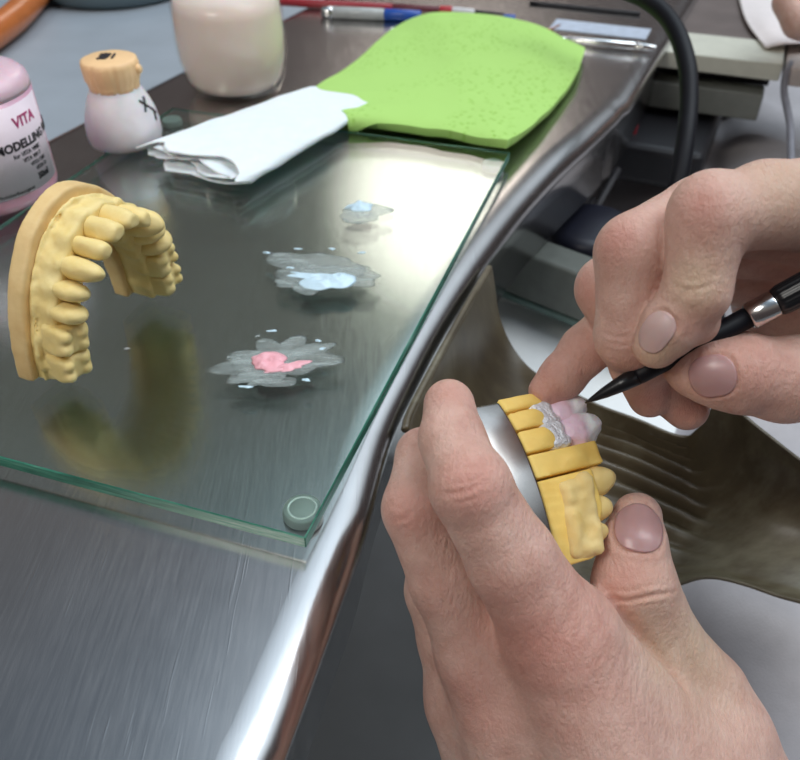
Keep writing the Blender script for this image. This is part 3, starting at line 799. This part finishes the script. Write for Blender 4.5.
for (u0, v0, u1, v1, nm) in ((530, 3, 640, 14, 0), ):
    a, b = G(u0, v0, .1), G(u1, v1, .1)
    t_ = tube('steel_probe', [a, (a+b)/2, b], .14, M_dark, None, 10, 10); tag(t_, 'thin dark probe lying farthest back on the steel bench', 'probe')
o = box('paper_and_reflection', G(600, 29, .02), (.93, -.37), (.37, .93), 3.2, 1.2, .01, .04, mat('blue_white_reflection', (.50, .56, .66), .6)); tag(o, 'bluish white reflection on the steel bench behind the metal spatula, painted as a thin sheet', 'paper')  # a reflection in the steel, put into the colour of this thin sheet
o = box('paper_and_reflection', G(398, 29, .02), (1, 0), (0, 1), .5, .3, .01, .05, M_whitep); tag(o, 'tiny white paper scrap between the pens and the green sponge cloth', 'paper')

# ================================================================== dental casts
def arch_fn(a, b):
    def arch(phi, off=0.):
        x = a*np.sin(phi); y = b*np.cos(phi); tx = a*np.cos(phi); ty = -b*np.sin(phi); L = np.hypot(tx, ty)
        return x-ty/L*off, y+tx/L*off
    return arch
class ArchMap:
    """turns local points into (arc length, outward offset, height)"""
    def __init__(s, a, b, p0, p1, n=400):
        s.phi = np.linspace(p0, p1, n); s.arch = arch_fn(a, b); s.x, s.y = s.arch(s.phi)
        s.s = np.concatenate([[0], np.cumsum(np.hypot(np.diff(s.x), np.diff(s.y)))])
        tx = a*np.cos(s.phi); ty = -b*np.sin(s.phi); L = np.hypot(tx, ty); s.nx, s.ny = -ty/L, tx/L; s.tx, s.ty = tx/L, ty/L
    def __call__(s, p):
        S_ = np.empty(len(p)); O = np.empty(len(p)); E_ = np.empty(len(p))
        for k in range(0, len(p), 20000):
            q = p[k:k+20000]; d = (q[:, None, 0]-s.x)**2+(q[:, None, 1]-s.y)**2; i = d.argmin(1)
            dx, dy = q[:, 0]-s.x[i], q[:, 1]-s.y[i]
            O[k:k+20000] = dx*s.nx[i]+dy*s.ny[i]; E_[k:k+20000] = dx*s.tx[i]+dy*s.ty[i]; S_[k:k+20000] = s.s[i]
        return S_, O, E_
    def at(s, sv):
        i = min(int(np.searchsorted(s.s, sv)), len(s.s)-1); return np.array([s.x[i], s.y[i]]), np.array([s.nx[i], s.ny[i]]), np.array([s.tx[i], s.ty[i]])

def tooth_sdf(kind, w, nl, h):
    """tooth in its own frame: x along the arch, y outwards, z towards the bite; root at z=0"""
    hw, hn = w/2, nl/2
    if kind == 'incisor':
        def f(p):
            d = ellip(p, (0, 0, h*.35), (hw*.95, hn, h*.75))
            d = smin(d, ellip(p, (0, -.02, h*.72), (hw*.98, hn*.55, h*.36)), .12)
            d = smax(d, p[:, 2]-h, .06)
            return smax(d, ellip(p, (0, -hn*1.15, h*.75), (hw*.6, hn*.7, h*.45))*-1, .1)
    elif kind == 'canine':
        def f(p):
            d = ellip(p, (0, .02, h*.35), (hw*.95, hn, h*.72))
            return smin(d, cone(p, (0, 0, h*.4), (0, 0, h*.88), hw*.75, .12), .12)
    elif kind == 'premolar':
        def f(p):
            d = ellip(p, (0, 0, h*.32), (hw, hn, h*.62))
            d = smin(d, ball(p, (0, hn*.45, h*.66), hw*.62), .10)
            d = smin(d, ball(p, (0, -hn*.48, h*.58), hw*.55), .10)
            return smax(d, -cone(p, (-hw, 0, h*1.02), (hw, 0, h*1.02), .10, .10), .10)
    else:
        def f(p):
            q = np.abs(p-np.array([0, 0, h*.28]))-np.array([hw*.62, hn*.62, h*.22])
            d = np.linalg.norm(np.maximum(q, 0), axis=1)+np.minimum(q.max(1), 0)-hw*.36
            for sx in (-1, 1):
                for sy in (-1, 1): d = smin(d, ball(p, (sx*hw*.45, sy*hn*.48, h*.62+.03*sy), hw*.42), .08)
            d = smax(d, -cone(p, (-hw, 0, h*1.04), (hw, 0, h*1.04), .12, .12), .09)
            d = smax(d, -cone(p, (0, -hn*1.1, h*1.06), (0, hn*1.1, h*1.06), .09, .09), .08)
            return smax(d, -cone(p, (0, hn*1.25, h*.35), (0, hn*1.05, h*1.0), .07, .05), .08)
    return f

def build_tooth(name, kind, w, nl, h, T, mat_, parent, tilt=0.0, step=.05, attr=False):
    """T: 4x4 from the tooth frame to the world (cm)"""
    f = tooth_sdf(kind, w, nl, h); ex = max(w, nl)/2+.12
    def g(p): return f(p) - (.035*vnoise(p*6+w*7)+.012*vnoise(p*14) if attr else .016*vnoise(p*5+w*7))
    V, F_ = surface(g, (-ex, -ex, -h*.45), (ex, ex, h*1.15), step, 3); V = relax(V, F_, 1)
    tipv = np.clip(V[:, 2]/h, 0, 1) if attr else None
    W = (T[:3, :3] @ V.T).T + T[:3, 3]
    if np.linalg.det(T[:3, :3]) < 0: F_ = F_[:, ::-1]
    o = mesh(name, W, F_, mat_, parent)
    if attr:
        at = o.data.attributes.new('tip', 'FLOAT', 'POINT'); at.data.foreach_set('value', tipv.astype(np.float32))
    return o

# ------------------------------------------------------------------ upright cast on the glass
def upright_cast():
    hl, hr = G(74, 386, GZ), G(161, 303, GZ)
    lat = hr-hl; lat[2] = 0; wl = np.linalg.norm(lat); lat /= wl
    occ = np.array([lat[1], -lat[0], 0.]); up = np.array([0, 0, 1.])
    occ = occ*.985 + up*.0 ; lean = math.radians(3)
    a, b = wl/2 + .0, 3.75
    AM = ArchMap(a, b, -math.pi/2, math.pi/2)
    # local x = lateral (left heel -, right heel +), y = up, z = bite direction
    R = np.stack([lat, up*math.cos(lean)+occ*math.sin(lean), occ*math.cos(lean)-up*math.sin(lean)], 1)
    if np.linalg.det(R) < 0: pass
    org = (hl+hr)/2 - occ*1.25 + np.array([0, 0, .62]); 
    e = empty('dental_cast', np.array([org[0], org[1], GZ]))
    total = AM.s[-1]
    kinds = [('molar', 1.02, 1.20, 1.12), ('molar', 1.08, 1.22, 1.14), ('premolar', .74, 1.0, 1.18), ('premolar', .72, .98, 1.2), ('canine', .84, .92, 1.35), ('incisor', .70, .74, 1.30), ('incisor', .84, .76, 1.32)]
    seq = kinds + kinds[::-1]; sw = sum(k[1] for k in seq); sc_ = (total-.1)/sw
    cen = []; acc = .05
    for k in seq: cen.append(acc+k[1]*sc_/2); acc += k[1]*sc_
    H1, H2 = .55, 1.28
    def cast_mesh(name, f, mt, step):
        V, F_ = surface(f, (-a-1.2, -.6, -.3), (a+1.2, b+1.2, 2.4), step, 3); V = relax(V, F_, 1)
        Wd = (R @ V.T).T + org
        Wd[:, 2] = np.maximum(Wd[:, 2], GZ+.01)       # the cut heels stand on the glass
        if np.linalg.det(R) < 0: F_ = F_[:, ::-1]
        mesh(name, Wd, F_, mt, e)
    def base_f(p):
        s, o, ex = AM(p); z = p[:, 2]; front = np.exp(-((s-total/2)/2.2)**2)
        ob = .74 + .12*front + .05*vnoise(p*.8)
        d = smax(np.abs(o+.04)-ob, np.abs(z-H1/2)-H1/2-.03*vnoise(p*1.5+3), .07)
        d = smax(d, np.abs(ex)-.10, .05)
        return d - vnoise(p*3)*.012
    def gum_f(p):
        s, o, ex = AM(p); z = p[:, 2]; zz = np.clip((z-.5)/.8, 0, 1)
        rr = vnoise(p*1.6)*.05 + vnoise(p*4.5)*.025 + vnoise(p*9)*.015
        roots = np.zeros(len(p))
        for c_ in cen: roots = roots + np.exp(-((s-c_)/.2)**2)
        og = .50 + .12*roots*zz
        dg = smax(np.abs(o+.04)-og, np.abs(z-.80)-.66, .16)
        # a torn ridge left by the impression tray along the fold
        ridge = np.hypot(o-.52-.04*np.sin(s*1.7), z-.74-.12*np.sin(s*1.1+1)) - .07 - .03*vnoise(p*2.5)
        dg = smin(dg, ridge, .05)
        dg = smax(dg, ex-.08, .05); dg = smax(dg, -ex-.08, .05)
        return dg - rr
    cast_mesh('base', base_f, M_tanbase, .07); cast_mesh('gum', gum_f, M_yellow, .06)
    for (kd, w_, nl, h), c_ in zip(seq, cen):
        xy, nn, tt = AM.at(c_)
        T = np.eye(4); tilt = .26 if kd in ('molar', 'premolar') else .10
        zz = np.array([nn[0]*tilt, nn[1]*tilt, 1.]); zz /= np.linalg.norm(zz); yy = np.array([nn[0], nn[1], 0]); yy -= zz*yy.dot(zz); yy /= np.linalg.norm(yy); xx = np.cross(yy, zz)
        L = np.stack([xx, yy, zz], 1); T[:3, :3] = R @ L; T[:3, 3] = R @ np.array([xy[0]+nn[0]*.02, xy[1]+nn[1]*.02, H2-.15]) + org
        build_tooth('tooth', kd, w_*sc_*1.02, nl, h, T, M_yellow, e)
    tag(e, 'yellow plaster dental cast of a full arch standing upright on the glass plate', 'dental cast')
upright_cast()

# ------------------------------------------------------------------ the held working cast
RF = np.array([[-0.41283835, -0.14888898, 0.89855248], [-0.01596154, 0.98757952, 0.15630714], [-0.91066444, 0.0501873, -0.4100872]])
TF = np.array([2.283957775882588, -4.620974521730673, -21.191619163448536])
CW = np.stack([RT, UP, -FW], 1)                      # camera axes -> world axes
HR = CW @ RF; HO = CAM + CW @ TF
def held_cast():
    a, b = 2.75, 4.2; D2 = math.radians
    AM = ArchMap(a, b, D2(-92), D2(-24))
    def s_at(phi): return float(np.interp(D2(phi), AM.phi, AM.s))
    e = empty('working_cast', HO + HR @ np.array([-2.2, 2.6, -.5]))
    cuts = [s_at(-27.5), s_at(-34.65), s_at(-42.7), s_at(-51.5), s_at(-60.1), s_at(-87)]
    def world(V): return (HR @ V.T).T + HO
    tops = [1.2, .98, .98, 2.05, 1.6]
    for k in range(5):
        s1, s0 = cuts[k], cuts[k+1]; zt = tops[k]; last = k == 4
        def f(p):
            s, o, ex = AM(p); z = p[:, 2]; m = (s0+s1)/2
            zt = tops[k] - (.60*np.clip((m-s)/1.1+.1, 0, 1) if last else 0)
            zz = np.clip(z/1.6, 0, 1)
            oo = .60 - .06*zz
            body = smax(np.maximum(o-oo, -o-.75), np.maximum(z-zt-.05*vnoise(p*2.), -z), .12)
            if last:
                gum = .02*vnoise(p*2.3) - .03
                body = smax(np.maximum(o-oo-.05*np.clip((z-.55)/.3, 0, 1)-gum*np.clip((z-.6)/.3, 0, 1), -o-.75), np.maximum(z-zt, -z), .10)
                body = smax(body, -(np.hypot(o-.70, z-.62)-.10), .06)
            else:
                tz = np.clip(z/1.2, 0, 1)
                body = smin(body, ellip(np.stack([s-m, o, z-zt*.6], 1), (0, .15, 0), ((s0-s1)*.0+.3, .50, .55)), .15)
                body = body + .015*vnoise(p*4)
            gap = .022
            body = smax(body, np.maximum(s-(max(s0, s1)-gap), (min(s0, s1)+gap)-s), .02)
            return smax(body, np.abs(ex)-.02, .02)
        V, F_ = surface(f, (-3.9, -.8, -.1), (.2, 4.6, 2.1), .055, 3); V = relax(V, F_, 1)
        mesh('die_section', world(V), F_, M_gold, e)
    # the rough gum area cast on the last section
    g0, g1 = cuts[5]+.05, cuts[4]-.08
    def gum_f(p):
        s, o, ex = AM(p); z = p[:, 2]; t = (g1-s)/(g1-g0)
        wave = .10*np.cos((s-g1)*7.6)
        d = smax(np.hypot((o-.46-.03*wave)/1.0, np.maximum(np.abs(z-1.04+.26*t)-.26, 0)) - .24 - .05*wave, np.maximum(g0-s, s-g1), .30)
        return d + .07*vnoise(p*3.2) + .03*vnoise(p*7)
    V, F_ = surface(gum_f, (-3.9, -.8, .2), (-.6, 4.6, 2.1), .05, 3); V = relax(V, F_, 1)
    mesh('gum', world(V), F_, M_tan, e)
    # steel band of the base
    V = []; F = []; n = 60
    for i in range(n+1):
        ph = D2(-90+60*i/n); 
        for off, z in ((.60, -.02), (.63, -.06), (.63, -1.15), (.58, -1.2), (-.72, -1.2), (-.76, -1.15), (-.76, -.06), (-.72, -.02)):
            x, y = AM.arch(ph, off); V.append((x, y, z))
    for i in range(n):
        for k in range(8): q = (k+1) % 8; F.append((i*8+k, i*8+q, i*8+8+q, i*8+8+k))
    F += [tuple(range(8)), tuple(n*8+k for k in range(7, -1, -1))]
    bd = recalc(mesh('steel_base', world(np.array(V)), F, M_band, e)); bevel(bd, .03, 2)
    def Tm(phi, z, off=.0, tilt=0.):
        x, y = AM.arch(D2(phi), off); x0, y0 = AM.arch(D2(phi), 0); nn = np.array([x-x0, y-y0]) if abs(off) > 1e-6 else None
        x1, y1 = AM.arch(D2(phi), 1.); nn = np.array([x1-x0, y1-y0, 0])
        zz = np.array([nn[0]*tilt, nn[1]*tilt, 1.]); zz /= np.linalg.norm(zz); yy = nn-zz*nn.dot(zz); yy /= np.linalg.norm(yy); xx = np.cross(yy, zz)
        T = np.eye(4); T[:3, :3] = HR @ np.stack([xx, yy, zz], 1); T[:3, 3] = HR @ np.array([x, y, z]) + HO; return T
    for phi, kd, w_, nl, h, z, off in ((-64.5, 'premolar', .80, .9, .85, 1.5, .1), (-73, 'premolar', .72, .85, .66, 1.32, .12), (-80, 'premolar', .58, .8, .55, 1.16, .12), (-30.5, 'premolar', .55, .8, .6, .9, .0)):
        build_tooth('tooth', kd, w_, nl, h, Tm(phi, z, off), M_dy if phi < -60 else M_gold, e)
    tag(e, 'golden yellow working cast sawn into sections on a steel base, held in the left hand', 'dental cast')
    for phi, lab, sd in ((-46.3, 'pinkish white ceramic crown nearest the thumb, on the held cast', 1), (-37.5, 'pinkish ceramic crown under the brush tip, on the held cast', 2)):
        c0 = Tm(phi, 1.0, .08)
        ce = empty('ceramic_crown', c0[:3, 3])
        build_tooth('metal_coping', 'molar', .78, 1.05, .75, Tm(phi, .80, .12), mat('rough_silver_coping', (.90, .90, .92), .5, .5, bs=1, bscale=7, bdist=.10) if sd == 1 else bpy.data.materials['rough_silver_coping'], ce)
        build_tooth('ceramic_layer', 'premolar', .98, 1.0, .92, Tm(phi+.9, 1.46+(.10 if sd == 1 else 0), .16), M_cer, ce, attr=True)
        tag(ce, lab, 'dental crown')
held_cast()

# ------------------------------------------------------------------ the brush
def drawing_brush():
    a = P(585, 403, 18.5); b = P(800, 290, 17.0); L = np.linalg.norm(b-a); ax = (b-a)/L
    e = empty('modelling_brush', a)
    def s(u): return (u-585)/215*L
    lathe('bristles', a, ax, [(.015, 0), (.06, s(592)), (.13, s(606)), (.18, s(622)), (.215, s(640))], M_black, e, 24)
    lathe('ferrule', a, ax, [(.205, s(640)), (.22, s(643)), (.23, s(690)), (.235, s(752))], M_rubber, e, 24)
    lathe('metal_ring', a, ax, [(.27, s(752)), (.30, s(754)), (.30, s(776)), (.27, s(778))], M_silver, e, 32)
    def rib(an, h): return 1+.03*math.cos(an*16)
    lathe('handle', a, ax, [(.29, s(778)), (.325, s(784)), (.36, s(850)), (.36, s(1040)), (.25, s(1180)), (.02, s(1200))], M_black, e, 64, wob=rib)
    tag(e, 'slim black modelling brush with silver ring held in the right hand', 'brush')
drawing_brush()

# ================================================================== the hands
def build_hand(name, fingers, palm, kf, creases, reds, nails, lo, hi, label, h=.062):
    def f(p):
        dp = None
        for a, b, ra, rb in palm:
            d = cone(p, a, b, ra, rb); dp = d if dp is None else smin(dp, d, .7)
        tot = dp; chains = []
        for ch, extra, k in fingers:
            df = None
            for (a, ra), (b, rb) in zip(ch[:-1], ch[1:]):
                d = cone(p, a, b, ra, rb); df = d if df is None else smin(df, d, .22)
            for c_, r in extra: df = smin(df, ball(p, c_, r), .25)
            chains.append((df, k))
        for df, k in chains:
            tot = smin(tot, smin(dp, df, k), .07)
        return tot + .010*vnoise(p*.9+4)*2
    V, F_ = surface(f, lo, hi, h); V = relax(V, F_, 2)
    Nn = vnormals(V, F_)
    cn = 0
    tree = BVHTree.FromPolygons(V.tolist(), F_.tolist())
    def hit(u, v):
        o_ = Vector(CAM.tolist()); d = Vector((P(u, v, 1.)-CAM).tolist()).normalized()
        r = tree.ray_cast(o_, d)
        return (np.array(r[0]), np.array(r[1])) if r[0] is not None else (None, None)
    disp = np.zeros(len(V))
    for pts, depth, width in creases:
        cp = catmull([(u, v, 0) for u, v in pts], 18); hp = [hit(u, v)[0] for u, v, _ in cp]; hp = [q for q in hp if q is not None]
        if len(hp) < 2: continue
        dmin = np.full(len(V), 1e9); tt_ = np.zeros(len(V)); n = len(hp)
        for i in range(n-1):
            a, b = hp[i], hp[i+1]
            if np.linalg.norm(a-b) > .8: continue
            ab = b-a; t = np.clip(((V-a) @ ab)/max(ab @ ab, 1e-9), 0, 1); d = np.linalg.norm(V-a-t[:, None]*ab, axis=1)
            m = d < dmin; dmin[m] = d[m]; tt_[m] = (i+t[m])/(n-1)
        fade = np.sin(np.clip(tt_, 0.02, .98)*math.pi)**.5
        disp -= depth*fade*np.exp(-(dmin/width)**2); disp += depth*.18*fade*np.exp(-((dmin-width*2.3)/(width*1.4))**2)
    # nail beds: find frames first
    frames = []
    for (uc, vc), (ut, vt), wn, ln, m_ in nails:
        c, n = hit(uc, vc); t, _ = hit(ut, vt)
        if c is None: continue
        idx = np.linalg.norm(V-c, axis=1) < .28; n = Nn[idx].mean(0); n /= np.linalg.norm(n)
        ax = (t if t is not None else P(ut, vt, 18.)) - c; ax -= n*ax.dot(n); ax /= np.linalg.norm(ax); sd = np.cross(ax, n)
        frames.append((c, n, ax, sd, wn, ln, m_))
        rel = V-c; x, y, z = rel @ sd, rel @ ax, rel @ n
        q = np.maximum(np.abs(x)/(wn/2), np.abs(y)/(ln/2)); q = (np.abs(x/(wn/2))**3+np.abs(y/(ln/2))**3)**(1/3)
        near = (z > -.6) & (z < .5)
        disp += np.where(near & (q > .9) & (y < ln*.15), .022*np.exp(-((q-1.16)/.10)**2), 0)
        disp -= np.where(near, .03*np.exp(-((q-.98)/.09)**2), 0)
    V = V + Nn*disp[:, None]
    o = mesh(name, V, F_, M_skin)
    tint = np.zeros((len(V), 4), np.float32); tint[:, 3] = 1
    for u, v, r, s_, ch_ in reds:
        c, _ = hit(u, v)
        if c is None: continue
        tint[:, ch_] = np.maximum(tint[:, ch_], s_*np.exp(-(np.linalg.norm(V-c, axis=1)/r)**2))
    # creases are a little redder
    tint[:, 0] = np.clip(tint[:, 0] + np.clip(-disp*3.0, 0, .3), 0, 1)
    at = o.data.color_attributes.new('tint', 'FLOAT_COLOR', 'POINT'); at.data.foreach_set('color', tint.ravel())
    tree2 = BVHTree.FromPolygons(V.tolist(), F_.tolist())
    for c, n, ax, sd, wn, ln, m_ in frames:
        nu, nv = 19, 23; Vn = np.zeros((nv, nu, 3)); ok = True
        for j in range(nv):
            yv = -1+2*j/(nv-1)
            for i in range(nu):
                xv = -1+2*i/(nu-1)
                # rounded outline: map the square to a superellipse
                sx = xv*(1-abs(yv)**3.2*.34) ; sy = yv*(1-abs(xv)**2.5*(.22 if yv < 0 else .16))
                p0 = c + sd*sx*wn/2 + ax*sy*ln/2
                r = tree2.ray_cast(Vector((p0+n*.6).tolist()), Vector((-n).tolist()))
                dflt = -(sx**2)*.12*wn
                z = (np.array(r[0])-c) @ n if r[0] is not None else dflt
                z = max(z, -.35*wn)
                Vn[j, i] = c + sd*sx*wn/2 + ax*sy*ln/2 + n*(z)
        # smooth plate: fit z by averaging
        zz = (Vn-c) @ n
        for _ in range(6):
            zp = np.pad(zz, 1, mode='edge'); zz = (zp[1:-1, 1:-1]*2+zp[:-2, 1:-1]+zp[2:, 1:-1]+zp[1:-1, :-2]+zp[1:-1, 2:])/6
        Vn = Vn - ((Vn-c) @ n)[..., None]*n + (zz+.012)[..., None]*n
        no = grid_mesh('fingernail', Vn, m_, o); solid(no, .026, 0)
    tag(o, label, 'hand')
    return o

# left hand, holding the working cast
LF = [
 ([(P(449, 405, 18.7), .60), (P(452, 440, 17.9), .72), (P(470, 488, 17.2), .86), (P(512, 560, 17.6), .98), (P(560, 638, 18.3), 1.22)], [(P(471, 486, 17.0), .80)], .55),
 ([(P(452, 465, 21.4), .58), (P(424, 456, 19.9), .68), (P(417, 508, 18.9), .80), (P(448, 580, 19.2), .92), (P(486, 655, 19.6), 1.12)], [], .55),
 ([(P(470, 520, 22.5), .6), (P(436, 520, 21.6), .66), (P(436, 590, 20.8), .80), (P(452, 640, 21), .88), (P(468, 700, 21), 1.05)], [], .55),
 ([(P(500, 590, 23.8), .52), (P(462, 600, 23.2), .56), (P(462, 660, 22.4), .68), (P(478, 730, 22.2), .95)], [], .55),
 ([(P(637, 517, 19.7), .60), (P(634, 546, 19.4), .79), (P(634, 582, 19.3), .98), (P(662, 640, 20.0), .95), (P(702, 694, 20.5), 1.12), (P(732, 775, 20.5), 1.45)], [], .45)]
LP = [(P(562, 640, 18.4), P(640, 860, 19.0), 1.3, 1.9), (P(486, 655, 19.7), P(580, 880, 20), 1.15, 1.9), (P(470, 700, 21), P(540, 880, 21.2), 1.08, 1.7), (P(480, 735, 22.4), P(540, 900, 22.6), .95, 1.5),
      (P(604, 650, 19.3), P(690, 780, 19.7), 1.05, 1.6), (P(716, 740, 20.3), P(700, 900, 20.5), 1.35, 2.0), (P(600, 860, 19.6), P(640, 1010, 20), 2.4, 2.3),
      (P(530, 700, 19.8), P(620, 800, 19.8), 1.3, 1.7)]
Lcre = [([(441, 474), (462, 468), (487, 466)], .018, .05), ([(441, 494), (462, 492), (486, 482)], .030, .055), ([(449, 503), (468, 501), (484, 493)], .018, .045), ([(450, 484), (470, 481), (484, 475)], .018, .04),
        ([(389, 505), (400, 508), (412, 499)], .015, .045), ([(392, 519), (405, 519), (415, 508)], .028, .05), ([(396, 530), (408, 527), (414, 518)], .015, .04),
        ([(600, 594), (625, 601), (652, 596), (676, 592)], .060, .06), ([(604, 588), (625, 591), (650, 586), (670, 584)], .022, .045), ([(618, 608), (640, 606), (668, 602)], .018, .045),
        ([(604, 590), (625, 618), (650, 646), (674, 672), (690, 694)], .15, .13),
        ([(427, 418), (440, 425), (462, 424)], .010, .05)]
for k in range(9):
    u0, v0 = 532+k*13, 610+k*9
    Lcre.append(([(u0+16, v0-22), (u0+4, v0+4), (u0-2, v0+26)], .012, .05))
Lred = [(470, 488, .8, .55, 0), (405, 515, .7, .5, 0), (452, 395, .6, .35, 0), (530, 650, 1.6, .60, 0), (475, 700, 1.2, .45, 0), (440, 600, .8, .25, 0), (628, 590, .8, .35, 0), (600, 560, .5, .3, 0),
        (700, 640, 1.6, .45, 1), (660, 650, 1.0, .4, 1), (560, 720, 1.4, .2, 0), (590, 620, 1.0, .3, 0), (500, 600, .8, .35, 0), (650, 620, .8, .3, 1)]
Lnail = [((640, 525), (642, 497), 1.12, 1.26, M_nail2)]
allp = [c for f_ in LF for c, r in f_[0]] + [q for pr in LP for q in pr[:2]]
allp = np.array(allp)
build_hand('left_hand', LF, LP, .5, Lcre, Lred, Lnail, allp.min(0)-2.6, allp.max(0)+2.6, 'left hand gripping the sawn yellow cast between fingers and thumb')

# right hand, holding the brush
RFG = [
 ([(P(656, 345, 17.2), .50), (P(671, 325, 16.9), .60), (P(696, 292, 16.6), .68), (P(709, 220, 16.3), .78), (P(765, 205, 16.7), .88), (P(850, 207, 17.3), 1.15)], [(P(697, 322, 17.1), .48), (P(711, 209, 16.35), .78)], .35),
 ([(P(650, 396, 19.6), .54), (P(640, 365, 18.9), .66), (P(630, 335, 18.2), .76), (P(635, 252, 17.6), .84), (P(700, 216, 18.1), .88), (P(820, 217, 19.0), 1.15)], [], .35),
 ([(P(686, 408, 20.0), .56), (P(662, 385, 19.8), .62), (P(635, 350, 19.6), .68), (P(609, 289, 19.2), .76), (P(690, 240, 19.8), .85), (P(820, 240, 20.3), 1.1)], [], .35),
 ([(P(546, 391, 20.1), .44), (P(562, 377, 20.0), .54), (P(585, 350, 20.0), .60), (P(620, 318, 20.2), .66), (P(700, 270, 21), .85), (P(820, 275, 21.4), 1.0)], [], .35),
 ([(P(691, 369, 18.05), .58), (P(712, 370, 17.9), .76), (P(738, 372, 17.8), .88), (P(785, 380, 18.0), .93), (P(880, 365, 18.6), 1.2)], [], .35)]
RP = [(P(850, 205, 17.4), P(980, 260, 18.6), 1.2, 1.7), (P(820, 215, 18.6), P(960, 270, 19.2), 1.1, 1.7), (P(820, 240, 20), P(960, 280, 20.2), 1.1, 1.6), (P(820, 275, 21), P(960, 300, 21), .95, 1.5),
      (P(880, 365, 18.8), P(980, 310, 19.4), 1.2, 1.7), (P(960, 275, 19.4), P(1110, 280, 20), 2.3, 2.4), (P(772, 300, 21.6), P(900, 290, 20.6), 1.0, 1.6), (P(800, 330, 21.2), P(930, 330, 20.2), 1.0, 1.7)]
Rcre = [([(674, 286), (692, 290), (716, 283)], .030, .055), ([(678, 293), (694, 296), (710, 293)], .018, .045), ([(680, 278), (696, 281), (718, 274)], .014, .045),
        ([(605, 334), (618, 337), (634, 335)], .020, .045), ([(606, 342), (620, 345), (638, 343)], .022, .045), ([(606, 327), (620, 329), (632, 328)], .010, .04), ([(608, 350), (620, 353), (632, 352)], .012, .04),
        ([(757, 352), (764, 372), (758, 398)], .015, .06), ([(692, 196), (705, 201), (720, 197)], .010, .05), ([(560, 372), (570, 378), (580, 380)], .012, .05),
        ([(690, 290), (676, 302), (668, 312)], .012, .05)]
Rred = [(699, 206, .6, .45, 0), (616, 235, .6, .5, 0), (583, 290, .5, .45, 0), (700, 320, .6, .35, 0), (650, 400, .6, .55, 0), (690, 410, .6, .6, 0), (540, 385, .7, .45, 0), (575, 360, .7, .3, 0), (760, 370, .9, .35, 0), (640, 365, .6, .3, 0),
        (695, 285, .6, .5, 1), (655, 352, .5, .5, 1), (790, 180, 1.0, .35, 1)]
Rnail = [((654, 333), (640, 353), .66, .98, M_nail), ((712, 377), (694, 380), .92, .98, M_nail2)]
allp = np.array([c for f_ in RFG for c, r in f_[0]] + [q for pr in RP for q in pr[:2]])
build_hand('right_hand', RFG, RP, .4, Rcre, Rred, Rnail, allp.min(0)-2.6, allp.max(0)+2.6, 'right hand pinching the black brush between index finger and thumb')
